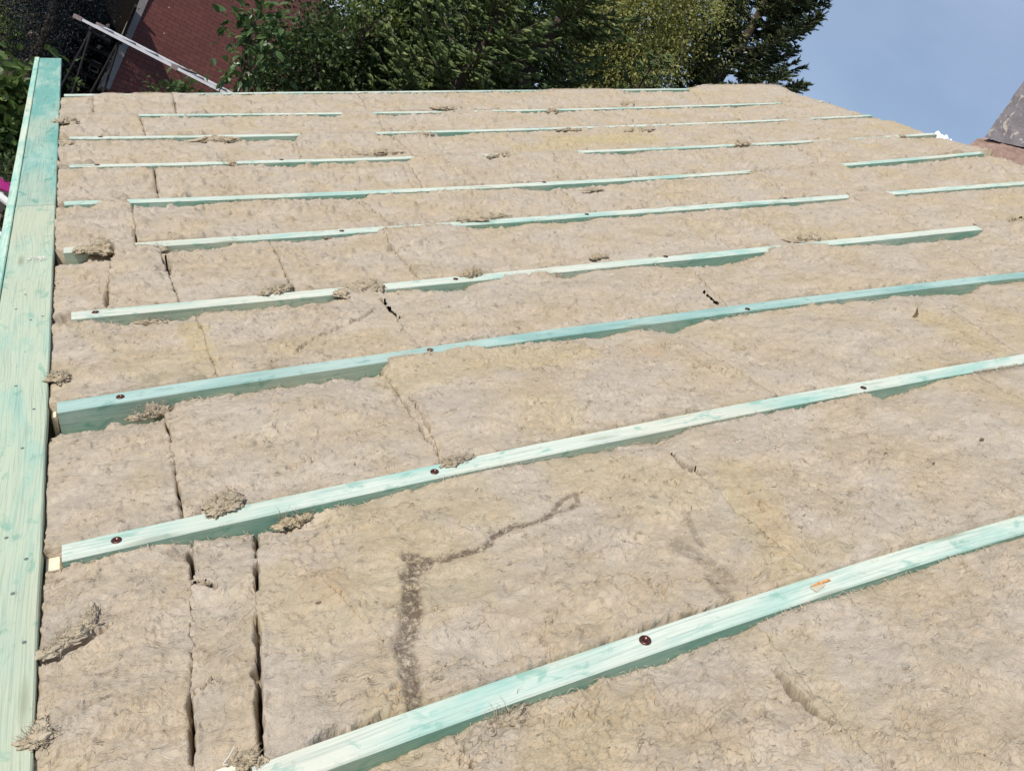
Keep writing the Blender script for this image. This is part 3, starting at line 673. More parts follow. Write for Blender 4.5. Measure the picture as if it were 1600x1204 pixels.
        for q in range(5):
            f = q / 4; a = ang + cur * (f - .5); 
            ss_ = s0_ + np.cos(a) * ln * (f - .5); tt_ = t0_ + np.sin(a) * ln * (f - .5)
            hh = h0_ + .001 + lift * math.sin(math.pi * f); wv = wdt * (1.001 - abs(2 * f - 1) ** 3)
            rows.append(W(ss_ - np.sin(a) * wv, tt_ + np.cos(a) * wv, hh)); rows.append(W(ss_ + np.sin(a) * wv, tt_ - np.cos(a) * wv, hh + wv))
        V3 = np.stack(rows, 1); b3 = len(Pf); o = np.arange(n_) * 10 + b3
        Q3 = np.concatenate([np.stack([o + 2 * q, o + 2 * q + 1, o + 2 * q + 3, o + 2 * q + 2], -1) for q in range(4)])
        Pf = np.concatenate([Pf, V3.reshape(-1, 3)]); uv = np.concatenate([uv, np.repeat(np.stack([s0_, t0_], -1) + rs.rand(n_, 2), 10, 0)]); Q = np.concatenate([Q, Q3])
        for a in at: at[a] = np.concatenate([at[a], np.zeros(n_ * 10)])
    lab = BATT_LABEL.get((k, j))
    if not lab:
        bay = f"between {ordn[k-1]} and {ordn[k]} rafters from the front" if k else "in front of the nearest rafter"
        pos = "against the eaves board" if j == 0 else ("at the ridge end" if j == nb - 1 else f"{ordn[j]} from the eaves board")
        lab = f"wool batt {pos}, {bay}"
    o = npmesh('wool_batt', Pf, Q, M_wool, None, attrs=at, uv=uv, smooth=True, origin=W((smid0 + smid1) / 2, tm, -.145))
    tag(o, lab, 'insulation batt', 'mineral wool batts laid between the rafters')
for k in range(10): make_bay(k)
# ------------------------------------------------------------------ loose tufts and bits on the roof
from mathutils import noise as mn
def tuft(px, py, ln, wd_, ht, ang, label, w0=.0, seed=1, strands=10, name='wool_tuft', dark=False):
    rs = random.Random(seed); s, t, _ = roof(px, py, w0); c = np.array([s, t, w0])
    bm = bmesh.new(); bmesh.ops.create_icosphere(bm, subdivisions=4, radius=1)
    U0 = np.array([v.co[:] for v in bm.verts]); F0 = np.array([[v.index for v in f.verts] for f in bm.faces]); bm.free()
    parts = []; nb_ = 6 if ln > .06 else 4
    for q in range(nb_):
        sd = seed * 13.7 + q * 5.1; f = (q + .5) / nb_ - .5 + rs.uniform(-.08, .08); sc = rs.uniform(.5, 1.0) * (1 - abs(f) * .9)
        disp = np.array([mn.fractal(Vector(v * 1.6) + Vector((sd, 0, 0)), .55, 2.3, 6) for v in U0])
        rd = np.array([1 - abs(mn.noise(Vector((v[0] * 2.5 + sd, v[1] * 5 + 2 * v[0], v[2] * 5)))) * 2.2 for v in U0])
        V = U0 * (1 + .75 * disp + .20 * rd)[:, None] * np.array([ln / nb_ * rs.uniform(.7, 1.7), wd_ / 2 * sc * rs.uniform(.7, 1.3), ht * .50 * sc * rs.uniform(.4, 1.2)])
        a_ = rs.uniform(-.9, .9); x, y = V[:, 0] * math.cos(a_) - V[:, 1] * math.sin(a_), V[:, 0] * math.sin(a_) + V[:, 1] * math.cos(a_)
        V = np.stack([x + f * ln, y + wd_ * rs.uniform(-.3, .3), np.where(V[:, 2] < 0, V[:, 2] * .35, V[:, 2])], 1)
        parts.append((V, F0))
    # strands: wavy ribbons with a little body
    def ribbon(p0, d, L_, w, n=9, curl=1.0):
        P = []; a = math.atan2(d[1], d[0]); el = d[2]; p = np.array(p0, float)
        ca = rs.gauss(0, 3) * curl; ce = rs.uniform(-2.2, -.4)
        for q in range(n):
            f = q / (n - 1); P.append(p.copy()); st = L_ / (n - 1)
            aa = a + ca * f; ee = el + ce * f
            p = p + st * np.array([math.cos(aa) * math.cos(ee), math.sin(aa) * math.cos(ee), math.sin(ee)])
            p[2] = max(p[2], -.004)
        P = np.array(P); f = np.linspace(0, 1, n); ww = w * (1 - f ** 2 * .9); T_ = np.gradient(P, axis=0); T_ /= np.linalg.norm(T_, axis=1)[:, None] + 1e-9
        B = np.cross(T_, [0, 0, 1.0]); B /= np.linalg.norm(B, axis=1)[:, None] + 1e-9; N_ = np.cross(B, T_)
        R_ = np.stack([P + B * ww[:, None], P + N_ * ww[:, None] * .6, P - B * ww[:, None], P - N_ * ww[:, None] * .6], 1).reshape(-1, 3)
        Q = [(4 * i + k, 4 * i + (k + 1) % 4, 4 * i + 4 + (k + 1) % 4, 4 * i + 4 + k) for i in range(n - 1) for k in range(4)]
        Q = np.array(Q); return R_, np.concatenate([Q[:, :3], Q[:, [0, 2, 3]]])
    for q in range(strands // 2):
        u = rs.uniform(-.45, .45); th = rs.uniform(0, 6.28)
        parts.append(ribbon((u * ln, math.sin(th) * wd_ * .25, ht * rs.uniform(.0, .5)), (math.cos(th), math.sin(th), rs.uniform(.1, .9)), rs.uniform(.2, .5) * min(ln, .11), rs.uniform(.0006, .0015)))
    for q in range(strands * 9):
        u = rs.uniform(-.5, .5); th = rs.uniform(0, 6.28)
        parts.append(ribbon((u * ln, math.sin(th) * wd_ * .4, ht * rs.uniform(.0, .6)), (math.cos(th), math.sin(th), rs.uniform(0, 1.2)), rs.uniform(.15, .45) * min(ln, .10), rs.uniform(.0003, .0006), 7))
    Vs = []; Fs = []; b = 0
    for v, f in parts: Vs.append(v); Fs.append(f + b); b += len(v)
    V = np.concatenate(Vs); Fq = np.concatenate(Fs)
    # local -> roof frame
    ca, sa = math.cos(ang), math.sin(ang)
    S = c[0] + V[:, 0] * ca - V[:, 1] * sa; T = c[1] + V[:, 0] * sa + V[:, 1] * ca; H = c[2] + V[:, 2]
    uv = np.stack([V[:, 0] + seed, V[:, 1] * .6 + V[:, 2] + seed], -1)
    o = npmesh(name, W(S, T, H), Fq, M_wool, None, uv=uv, smooth=True, origin=W(c[0], c[1], c[2]), attrs={'stain': np.full(len(V), 0.), 'yellow': np.full(len(V), .35), 'orange': np.zeros(len(V))})
    return tag(o, label, 'tuft of wool', 'torn tufts of mineral wool lying on the roof')
TU = [
 (560, 452, .150, .085, .060, .05, "fat round lump of wool sitting across the fourth rafter", .0),
 (736, 430, .075, .035, .055, .3, "spiky tuft with one upright shred on the fourth rafter", .0),
 (860, 432, .075, .035, .026, -.2, "small frayed clump just below the fourth rafter, right of the spiky tuft", -.01),
 (935, 402, .075, .045, .018, .05, "flat curled tuft with a dark underside above the fourth rafter", .0),
 (238, 506, .110, .045, .035, -.1, "curled wool flap leaning on the green side of the fourth rafter", -.035),
 (150, 392, .120, .090, .060, .2, "big curly tangle covering the fifth rafter next to the eaves", .0),
 (252, 390, .050, .100, .045, .8, "dark upright shred beside the wedge-shaped gap at the fifth rafter", -.01),
 (322, 400, .200, .05, .022, .1, "long loose roll of fibres in the hollow below the fifth rafter", -.055),
 (346, 787, .065, .065, .030, .6, "shaggy tuft lying on top of the second rafter", .002),
 (462, 813, .080, .035, .026, .1, "brown tipped tuft hanging under the second rafter", -.022),
 (235, 648, .085, .030, .050, .1, "pointed flap standing against the deep green rafter side", -.035),
 (118, 988, .110, .035, .024, .75, "rough torn ridge of wool running diagonally on the near left batt", -.004),
 (92, 590, .05, .05, .03, 1.2, "little tuft poking over the eaves board beside the third rafter", .0),
 (362, 256, .11, .05, .035, .05, "rounded tuft just under the seventh rafter near its left end", -.01),
 (340, 219, .19, .09, .045, .05, "pale bulging tuft on the eighth rafter near its left end", .0),
 (660, 211, .17, .06, .035, .05, "flattened tuft under the eighth rafter, right of the pale stretch of bare wool", .0),
 (780, 243, .16, .05, .035, .1, "dark ridged tuft near the middle of the seventh rafter", .0),
 (1000, 203, .22, .05, .025, .15, "long twisted wisp below the eighth rafter", .0),
 (890, 203, .16, .05, .03, 0, "frayed tuft on the eighth rafter, below the small dark one", .0),
 (864, 175, .09, .06, .04, 0, "small dark tuft on the ninth rafter at its middle", .0),
 (700, 169, .20, .07, .04, .1, "dark brown tuft on the ninth rafter, left of the roof's middle", .0),
 (980, 163, .12, .05, .045, .2, "little upright tuft above the ninth rafter, right of the roof's middle", .0),
 (1160, 226, .13, .06, .06, .1, "tuft with an upright spike on the right part of the seventh rafter", .0),
 (1352, 302, .10, .05, .02, 0, "dark frayed clump filling a gap in the fifth rafter", -.005),
 (1523, 362, .060, .045, .03, .2, "dark crumbled clump in the hole at the right end of the fourth rafter", -.03),
 (1585, 347, .09, .06, .03, .2, "dark ragged tuft at the right edge of the photo above the fourth rafter", .0),
 (925, 297, .09, .04, .02, .1, "small pale shred between fifth and sixth rafters in the middle", .0),
 (755, 341, .28, .03, .018, .05, "long thin roll of fibres lying along the fifth rafter", .003),
 (1255, 372, .18, .07, .018, .1, "heap of yellowish shreds covering the fourth rafter", .0),
 (712, 718, .075, .028, .014, .1, "flattened tuft touching the second rafter next to its screw", .002),
 (105, 190, .10, .09, .05, .5, "curly tuft at the eaves between eighth and ninth rafters", .0),
 (100, 225, .07, .10, .04, 1.0, "dark tuft wedged between eaves board and eighth rafter", -.02),
 (96, 258, .05, .09, .03, 1.2, "dark tuft wedged between eaves board and seventh rafter", -.02),
 (435, 452, .10, .045, .03, .1, "striped torn edge of wool just above the fourth rafter", .002),
 (500, 367, .16, .03, .016, .0, "frayed fibre roll on the green side of the fifth rafter", -.012),
 (1190, 268, .14, .04, .02, .05, "dark curled shreds at the right end of the sixth rafter's left part", .0),
 (1410, 213, .05, .04, .02, .05, "tiny crumb of wool near the ridge by the seventh rafter", .0),
 (325, 908, .040, .022, .010, .3, "small dark torn hole edge beside the first vertical joint", -.012),
 (60, 1150, .04, .05, .02, 1.0, "small curly tuft spilling onto the near end of the eaves board", .0),
 (385, 1192, .05, .03, .018, .1, "wool shred lapping over the left end of the nearest rafter", .0),
 (790, 1130, .10, .035, .028, .4, "bulging fold of wool under the nearest rafter at its left part", -.02),
 (1355, 452, .0, 0, 0, 0, None, 0)]
for q, a in enumerate(TU):
    if a[6]: tuft(*a[:7], w0=a[7], seed=q + 3, strands=10 if a[1] > 300 else 7, dark=('dark' in a[6] and a[1] < 400 and a[0] != 935))
# striped folded batt edge above the seventh rafter is a part of the lie of the wool
tuft(575, 240, .30, .06, .040, .03, "long striped folded edge of a batt lying on the seventh rafter", w0=.0, seed=77, strands=14)
# dead leaf
def leaf_thing(px, py, label):
    s, t, _ = roof(px, py, .0); o = W(s, t, 0); bm = bmesh.new()
    pts = [(-.016, -.002, -.004), (-.004, .000, .012), (.001, .003, .034), (.010, .002, .018), (.013, -.004, .004), (-.002, -.006, -.004)]
    v = [bm.verts.new(Vector(W(s + a, t + b, c))) for a, b, c in pts]; f = bm.faces.new(v)
    r = bmesh.ops.extrude_face_region(bm, geom=[f]); vv = [x for x in r['geom'] if isinstance(x, bmesh.types.BMVert)]
    bmesh.ops.translate(bm, verts=vv, vec=Vector(W(0, .0012, .0004)))
    return tag(from_bm('dead_leaf', bm, M_leafdry, None, o), label, 'leaf')
M_leafdry = noisy("dry_leaf", (.17, .11, .06), (.24, .17, .10), 60, .8)
leaf_thing(1430, 493, "dark brown dead leaf standing upright on the wool below the third rafter")
M_bit = noisy("dark_bit", (.16, .12, .08), (.24, .19, .13), 90, .9)
for px, py, r_, lab in ((1534, 686, .0075, "largest dark bit of debris lying on the smooth wool at the right"), (1384, 708, .0055, "flat dark bit of debris left of the largest one"), (1459, 723, .0045, "smallest dark bit of debris below the other two"), (497, 942, .006, "dark bit of debris by the orange tinge near the second vertical joint")):
    s, t, _ = roof(px, py, .004); bm = bmesh.new(); bmesh.ops.create_icosphere(bm, subdivisions=3, radius=1)
    for v in bm.verts:
        k_ = 1 + .5 * mn.noise(v.co * 1.8 + Vector((px, 0, 0))); v.co = Vector(W(s, t, .004)) + Vector(W(v.co.x * k_ * r_, v.co.y * k_ * r_ * .6, v.co.z * k_ * r_ * .6))
    tag(from_bm('debris_bit', bm, M_bit, None, W(s, t, .004)), lab, 'debris', 'dark bits lying on the wool')
tuft(1572, 766, .055, .012, .012, .95 - 1.57, "thin curled shred of wool near the right edge above the nearest rafter", seed=91, strands=2)
# shavings on the eaves board
def curlbits(name, px, py, n, spread, col, label, cat, seed=3):
    rs = random.Random(seed); s, t, _ = roof(px, py, 0); bm = bmesh.new()
    for q in range(n):
        a = rs.uniform(0, 6.28); x = s + rs.gauss(0, spread * .55); y = t + rs.gauss(0, spread * .35); z = .001 + rs.random() * .003; pts = []
        r = rs.uniform(.004, .010); b = rs.uniform(1.5, 4)
        for k in range(7):
            f = k / 6; pts.append(W(x + r * math.cos(a + b * f), y + r * math.sin(a + b * f), z + .002 * math.sin(3 * f)))
        add_tube(bm, pts, .0011, 4)
    return tag(from_bm(name, bm, col, None, W(s, t, 0)), label, cat)
M_shav = noisy("pale_shaving", (.82, .80, .72), (.74, .70, .60), 60, .8)
curlbits('wood_shavings', 56, 406, 34, .030, M_shav, "small heap of pale wood shavings lying on the eaves board", 'shavings')
bm = bmesh.new(); P = [roof(*p, .012) for p in ((366, 1166), (358, 1180), (349, 1192), (348, 1194), (355, 1194))]
add_tube(bm, [W(*p) for p in P], .0009, 6); tag(from_bm('straw', bm, M_shav, None, W(*P[0])), "short white straw lying on wool near the bottom edge", 'straw')
bm = bmesh.new(); P = [roof(*p, .004) for p in ((336, 1203), (350, 1198), (362, 1195), (368, 1196), (368, 1210), (350, 1218))]
vs = [bm.verts.new(Vector(W(*p))) for p in P]; f = bm.faces.new(vs); r = bmesh.ops.extrude_face_region(bm, geom=[f])
bmesh.ops.translate(bm, verts=[x for x in r['geom'] if isinstance(x, bmesh.types.BMVert)], vec=Vector(W(0, 0, -.02)))
tag(from_bm('wood_offcut', bm, M_cut, None, W(*P[0]) - W(0, 0, .02)), "pale wood offcut poking out of the wool left of the nearest rafter", 'offcut')
# ------------------------------------------------------------------ the house under the roof
M_deck = noisy("dark_membrane", (.24, .19, .14), (.32, .26, .19), 6, .9)
M_wall = noisy("render_wall", (.62, .58, .50), (.54, .50, .43), 3, .9)
house = empty('house', (2.5, 2.5, GROUND), "house whose sloping roof is being insulated, seen from on top", 'house')
bm = bmesh.new()
def quadbox(bm, P, th):
    top = [bm.verts.new(Vector(p)) for p in P]; lo_ = [bm.verts.new(Vector(np.array(p) - np.array(th))) for p in P]; n = len(P)
    bm.faces.new(top); bm.faces.new(lo_[::-1])
    for k in range(n): bm.faces.new([top[k], lo_[k], lo_[(k + 1) % n], top[(k + 1) % n]])
quadbox(bm, [W(-.02, -1, -.15), W(6.32, -1, -.15), W(6.32, 6.22, -.15), W(-.02, 6.22, -.15)], W(0, 0, .03))
from_bm('roof_boarding', bm, M_deck, house, W(3, 2.5, -.16))
XR = 6.36 * A[0, 0]; ZR = 6.36 * A[2, 0]
bm = bmesh.new()
def far_slope(x): return ZR - (x - XR) * math.tan(PITCH)
P = [(XR + .02, -1, ZR - .12), (XR + .02, 6.22, ZR - .12), (XR + 5.4, 6.22, far_slope(XR + 5.4) - .12), (XR + 5.4, -1, far_slope(XR + 5.4) - .12)]
quadbox(bm, P, (0, 0, .12)); from_bm('rear_slope', bm, M_deck, house, P[0])
bm = bmesh.new()
def wall(bm, x0, y0, x1, y1, prof):
    pass
yy0, yy1 = -.9, 6.2; x0, x1 = .02, XR + 5.3
g = [(x0, GROUND), (x1, GROUND), (x1, far_slope(x1) - .30), (XR, ZR - .26), (x0, -.22)]
for ya, yb in ((yy1 - .25, yy1), (yy0, yy0 + .25)):
    a = [bm.verts.new((p[0], ya, p[1])) for p in g]; b = [bm.verts.new((p[0], yb, p[1])) for p in g]
    bm.faces.new(a); bm.faces.new(b[::-1])
    for k in range(5): bm.faces.new([a[k], b[k], b[(k + 1) % 5], a[(k + 1) % 5]])
for xa in (x0, x1 - .25):
    add_box(bm, (xa + .125, (yy0 + yy1) / 2, (GROUND - .25) / 2), (.125, 0, 0), (0, (yy1 - yy0) / 2 - .255, 0), (0, 0, (-.25 - GROUND) / 2))
from_bm('wall', bm, M_wall, house, (3, 3, GROUND))
# ------------------------------------------------------------------ chimney at the ridge
def slate_mat():
    mt, t, b = newmat("flaking_grey_render", .75)
    o = nd(t, 'ShaderNodeTexCoord').outputs['Object']
    c = mix(t, rng(t, noise(t, o, 9, 5), .35, .65), (.19, .17, .18), (.245, .225, .24))
    c = mix(t, rng(t, noise(t, mapping(t, o, (2, 5, 3), (.5, .3, 0)), 2.4, 6, .7, .8), .57, .60), c, (.50, .44, .38))
    c = mix(t, rng(t, noise(t, o, 34, 5, .7), .64, .69), c, (.62, .57, .54))
    t.links.new(c, b.inputs['Base Color']); bump(t, b, noise(t, o, 20, 6, .7), .6, .02); return mt
cS, cT, _ = roof(1533, 222); cw = W(cS - .03, cT, 0)
ch = empty('chimney', cw, "flaking grey chimney at the ridge on the right edge, on a pinkish mortar foot", 'chimney')
def lumpy_box(name, x0, x1, y0, y1, z0f, z1, mt, amp, n=26, seed=0, parent=None, lean=0.0):
    bm = bmesh.new(); add_box(bm, ((x0 + x1) / 2, (y0 + y1) / 2, 0), ((x1 - x0) / 2, 0, 0), (0, (y1 - y0) / 2, 0), (0, 0, .5))
    bmesh.ops.subdivide_edges(bm, edges=bm.edges, cuts=n, use_grid_fill=True)
    for v in bm.verts:
        zb = z0f(v.co.x, v.co.y); z = zb + (v.co.z + .5) * (z1(v.co.x, v.co.y) - zb); v.co.z = z
        v.co.x += lean * (z - zb)
        d = Vector((mn.fractal(v.co * 3.2 + Vector((seed, 0, 0)), .8, 2, 5), mn.fractal(v.co * 3.2 + Vector((0, seed + 9, 0)), .8, 2, 5), mn.fractal(v.co * 3.2 + Vector((0, 0, seed + 5)), .8, 2, 5)))
        v.co += d * amp
    return from_bm(name, bm, mt, parent, (x0, y0, z0f(x0, y0)), smooth=False)
rz = lambda x, y: float(min(x, 2 * XR - x) * math.tan(PITCH))
M_mort = noisy("pinkish_mortar", (.30, .20, .16), (.40, .28, .23), 14, .9, .6, .01)
lumpy_box('stack', cw[0] - .0, cw[0] + .70, cw[1] - 1.15, cw[1] - .02, lambda x, y: rz(x, y) + .05, lambda x, y: cw[2] + 1.9, slate_mat(), .016, seed=3, parent=ch)
lumpy_box('mortar_foot', cw[0] + .0, cw[0] + .80, cw[1] - 1.25, cw[1] + .05, lambda x, y: rz(x, y) - .25, lambda x, y: rz(x, y) + .040, M_mort, .030, seed=8, parent=ch)
# ------------------------------------------------------------------ ground
M_soil = noisy("soil_and_litter", (.055, .040, .030), (.10, .075, .055), 3, .95, .6, .03, c3=(.05, .055, .025), det=8)
n = 90; gx = np.linspace(-1, 1, n); gx = np.sign(gx) * np.abs(gx) ** 2.2 * 400
X, Y = np.meshgrid(gx + 2, gx + 12, indexing='ij'); dist = np.hypot(X, Y - 12)
Z = GROUND + .25 * fbm(X * .12, Y * .12, 201, 4) * sst(8, 20, dist) + 3.0 * sst(28, 90, Y)
P = np.stack([X, Y, Z], -1).reshape(-1, 3); ix = np.arange(n * n).reshape(n, n)
Q = np.stack([ix[:-1, :-1], ix[1:, :-1], ix[1:, 1:], ix[:-1, 1:]], -1).reshape(-1, 4)
tag(npmesh('ground', P, Q, M_soil, smooth=True, origin=(0, 0, GROUND)), kind='structure')

# ------------------------------------------------------------------ foliage helpers
def unit(v): return v / (np.linalg.norm(v, axis=-1, keepdims=True) + 1e-9)
def leaves(rs, P, size, droop=.3, aspect=.45, outward=None):
    n = len(P); d = rs.normal(size=(n, 3)); d[:, 2] -= droop
    if outward is not None: d = d * .7 + outward * 1.0
    d = unit(d); up = rs.normal(size=(n, 3)) * .6 + np.array([0, 0, 1.0]); b = unit(np.cross(d, up)); nn = np.cross(b, d)
    L_ = (size * rs.uniform(.6, 1.3, n))[:, None]; w = L_ * aspect
    fold = nn * L_ * .10
    base = P; tip = P + d * L_ - nn * L_ * .12; m1 = P + d * L_ * .35; m2 = P + d * L_ * .72
    V = np.stack([base, m1 + b * w * .5 + fold, m2 + b * w * .42 + fold * .6, tip, m2 - b * w * .42 + fold * .6, m1 - b * w * .5 + fold, m1 * 1.0, m2 - nn * L_ * .04], 1)
    o = (np.arange(n) * 8)[:, None]
    T_ = np.array([[0, 6, 1], [6, 7, 2], [6, 2, 1], [7, 3, 2], [0, 5, 6], [5, 4, 6], [6, 4, 7], [7, 4, 3]])
    F_ = (o[:, None, :] + T_[None]).reshape(-1, 3)
    hue = np.repeat(rs.rand(n), 8); return V.reshape(-1, 3), F_, hue
def shoots(rs, P, D, L_, r_, n=5):
    """finger-like needle shoots: tapered spindles"""
    D = unit(D); a = unit(np.cross(D, np.array([.3, .2, 1.0]))); b = np.cross(D, a); N_ = len(P); V = []
    for f, q in ((0, .35), (.3, 1.0), (.75, .85), (1.0, .15)):
        for k in range(n):
            th = 2 * math.pi * k / n + f; jit = (1 + .35 * rs.normal(size=N_))[:, None]
            V.append(P + D * (L_[:, None] * f) + (a * math.cos(th) + b * math.sin(th)) * r_[:, None] * q * jit)
    V = np.stack(V, 1); o = np.arange(N_) * 4 * n; T_ = []
    for i in range(3):
        for k in range(n):
            p0, p1 = i * n + k, i * n + (k + 1) % n; T_ += [[p0, p1, p1 + n], [p0, p1 + n, p0 + n]]
    F_ = (o[:, None, None] + np.array(T_)[None]).reshape(-1, 3)
    return V.reshape(-1, 3), F_, np.repeat(rs.rand(N_), 4 * n)
def needles(rs, P, D, L_, nper, ln, w):
    """flat little needles around twigs"""
    D = unit(D); N_ = len(P); Pn = np.repeat(P, nper, 0); Dn = np.repeat(D, nper, 0); f = rs.rand(N_ * nper)[:, None]
    base = Pn + Dn * f * np.repeat(L_, nper)[:, None]; o = unit(rs.normal(size=base.shape)); o = unit(o - Dn * (o * Dn).sum(1, keepdims=True)) ; d = unit(o + Dn * .8)
    b = unit(np.cross(d, rs.normal(size=d.shape))) * w; tip = base + d * ln * rs.uniform(.6, 1.2, (len(base), 1))
    V = np.stack([base - b, base + b, tip], 1).reshape(-1, 3); F_ = np.arange(len(V)).reshape(-1, 3)
    return V, F_, np.repeat(np.repeat(rs.rand(N_), nper), 3)
def clumps(rs, c, r, nc, nl, csz, shell=.6):
    """leaf positions in clumps through an ellipsoid; returns P, outward dirs, clump centres"""
    u = unit(rs.normal(size=(nc, 3))); q = (shell + (1 - shell) * rs.rand(nc)) ** .6; C_ = np.array(c) + u * q[:, None] * np.array(r) * (1 + .18 * rs.normal(size=(nc, 1)))
    k = rs.randint(0, nc, nl); sz = csz * (.5 + rs.rand(nc))[k]; o = rs.normal(size=(nl, 3)) * sz[:, None] * .5
    return C_[k] + o, unit(C_[k] - np.array(c)) + unit(o) * .5, C_
def join(parts):
    Vs, Fs, Hs, b = [], [], [], 0
    for v, f, h in parts: Vs.append(v); Fs.append(f + b); Hs.append(h); b += len(v)
    return np.concatenate(Vs), np.concatenate(Fs), np.concatenate(Hs)
M_bark = noisy("bark", (.075, .055, .040), (.13, .10, .075), 12, .95, .9, .03)
M_barkg = noisy("grey_bark", (.14, .12, .10), (.22, .20, .17), 12, .95, .9, .02)
def limbs(root, base, top, r0, targets, mat=M_bark, seed=0, wob=.15):
    rs = random.Random(seed); bm = bmesh.new(); base = Vector([float(x) for x in base]); top = Vector([float(x) for x in top]); n = 9; tp = []
    for k in range(n):
        f = k / (n - 1); tp.append(base.lerp(top, f) + Vector((rs.gauss(0, wob), rs.gauss(0, wob), 0)) * (0 if k == 0 else .6))
    add_tube(bm, tp, [r0 * (1 - .85 * k / (n - 1)) for k in range(n)], 8)
    for tg in targets:
        tg = Vector([float(x) for x in tg]); f = min(max((tg.z - base.z - .25 * (tg - base).xy.length) / max((top - base).z, .1), .15), .92)
        i = f * (n - 1); a = tp[int(i)].lerp(tp[min(int(i) + 1, n - 1)], i - int(i)); mid = a.lerp(tg, .5) + Vector((rs.gauss(0, .08), rs.gauss(0, .08), rs.uniform(-.1, .15)))
        rr = r0 * (1 - .85 * f) * .45
        add_tube(bm, [a, a.lerp(mid, .5), mid, mid.lerp(tg, .6), tg], [rr, rr * .8, rr * .6, rr * .4, rr * .15], 5)
    return from_bm('trunk', bm, mat, root, base)
def broadleaf(name, label, cat, c, r, nl, size, mat, nc=60, csz=.35, seed=1, base=None, r0=.06, aspect=.5, shell=.5, group=None, nlimb=30, tr=M_bark, droop=.3):
    rs = np.random.RandomState(seed); c = np.array(c, float); r = np.array(r, float)
    b = np.array(base if base is not None else (c[0], c[1], GROUND), float)
    root = empty(name, b, label, cat, group); P, O, Cc = clumps(rs, c, r, nc, nl, csz, shell)
    P[:, 2] = np.maximum(P[:, 2], GROUND + .05)
    V, F_, H = leaves(rs, P, size, droop, aspect, O * .6); npmesh('crown', V, F_, mat, root, origin=c, attrs={'hue': H})
    limbs(root, b, c + np.array([0, 0, r[2] * .7]), r0, Cc[:nlimb], tr, seed); return root
LM_dark = leafmat("laurel_leaf", (.045, .09, .028), (.09, .16, .045), (.18, .27, .08), .38, .3, .5)
LM_ivy = leafmat("ivy_leaf", (.035, .060, .020), (.08, .12, .04), (.19, .24, .07), .45, .3, .4)
LM_yel = leafmat("bright_leaf", (.11, .16, .035), (.17, .22, .055), (.32, .36, .12), .5, .35)
LM_birch = leafmat("small_olive_leaf", (.32, .34, .10), (.45, .45, .16), (.62, .60, .33), .5, .5)
LM_fir = leafmat("fir_needles", (.085, .125, .045), (.15, .20, .065), (.26, .31, .11), .6, .2)
LM_spr = leafmat("spruce_needles", (.045, .065, .030), (.08, .105, .04), (.14, .16, .06), .7, .08)
LM_yew = leafmat("shade_tinted_foliage", (.008, .013, .015), (.016, .024, .026), (.05, .065, .06), .7, 0)  # near-black leaf colour carries the shade these evergreens stand in
LM_bank = leafmat("bank_shrub_leaf", (.045, .050, .020), (.085, .075, .035), (.24, .19, .10), .6, .2)
LM_maple = leafmat("broad_light_leaf", (.07, .12, .03), (.12, .18, .05), (.26, .30, .10), .45, .3)

# ------------------------------------------------------------------ red tiled outbuilding beyond the gable
def tile_mat():
    mt, t, b = newmat("red_roof_tiles", .85)
    uv = nd(t, 'ShaderNodeUVMap', uv_map='st').outputs[0]
    br = nd(t, 'ShaderNodeTexBrick'); t.links.new(uv, br.inputs['Vector']); br.offset = .5
    for k, v in (('Scale', 1.0), ('Brick Width', .20), ('Row Height', .085), ('Mortar Size', .005), ('Mortar Smooth', .4), ('Bias', -.1)): br.inputs[k].default_value = v
    br.inputs['Color1'].default_value = (.20, .072, .058, 1); br.inputs['Color2'].default_value = (.165, .058, .048, 1); br.inputs['Mortar'].default_value = (.06, .026, .022, 1)
    c = mix(t, mul(t, rng(t, noise(t, uv, 2.2, 5, .6), .5, .7), .5), br.outputs[0], (.13, .05, .045))
    c = mix(t, rng(t, noise(t, uv, 16, 4, .7), .64, .69), c, (.03, .015, .012))
    vo = nd(t, 'ShaderNodeTexVoronoi', Scale=3.2); t.links.new(uv, vo.inputs['Vector'])
    c = mix(t, rng(t, vo.outputs['Distance'], .055, .04), c, (.50, .36, .22))
    t.links.new(c, b.inputs['Base Color']); bump(t, b, br.outputs['Fac'], -.8, .012); return mt
P1 = far(172, 133, 12.2); P2 = far(229, 0, 13.6)
dcourse = far(1500, 678, 10) ; dcourse = np.array([math.sin(math.atan2(dcourse[0] - CW[0], dcourse[1] - CW[1])), math.cos(math.atan2(dcourse[0] - CW[0], dcourse[1] - CW[1])), 0])
dver = unit(P2 - P1); dcourse = unit(dcourse - 0 * dver)
bl = P1 - dver * 1.6; Lc = 7.5; Lv = float(np.linalg.norm(P2 - P1)) + 1.6 + 2.2
shed = empty('outbuilding', (bl[0] + 2, bl[1] + 1, GROUND), "outbuilding with a red tiled roof beyond the gable, half hidden by leaves and shade", 'outbuilding')
nu, nv = 60, 60; uu, vv = np.meshgrid(np.linspace(0, Lc, nu), np.linspace(0, Lv, nv), indexing='ij')
nrm = unit(np.cross(dcourse, dver)); nrm = nrm if nrm[2] > 0 else -nrm
Pt = bl + uu[..., None] * dcourse + vv[..., None] * dver + nrm * (.02 * fbm(uu * .8, vv * .8, 5, 2))[..., None]
ix = np.arange(nu * nv).reshape(nu, nv); Q = np.stack([ix[:-1, :-1], ix[1:, :-1], ix[1:, 1:], ix[:-1, 1:]], -1).reshape(-1, 4)
uvp = np.stack([uu, vv], -1).reshape(-1, 2); Pf = Pt.reshape(-1, 3); low_ = Pf - nrm * .06
if np.cross(dcourse, dver)[2] < 0: Q = Q[:, ::-1]
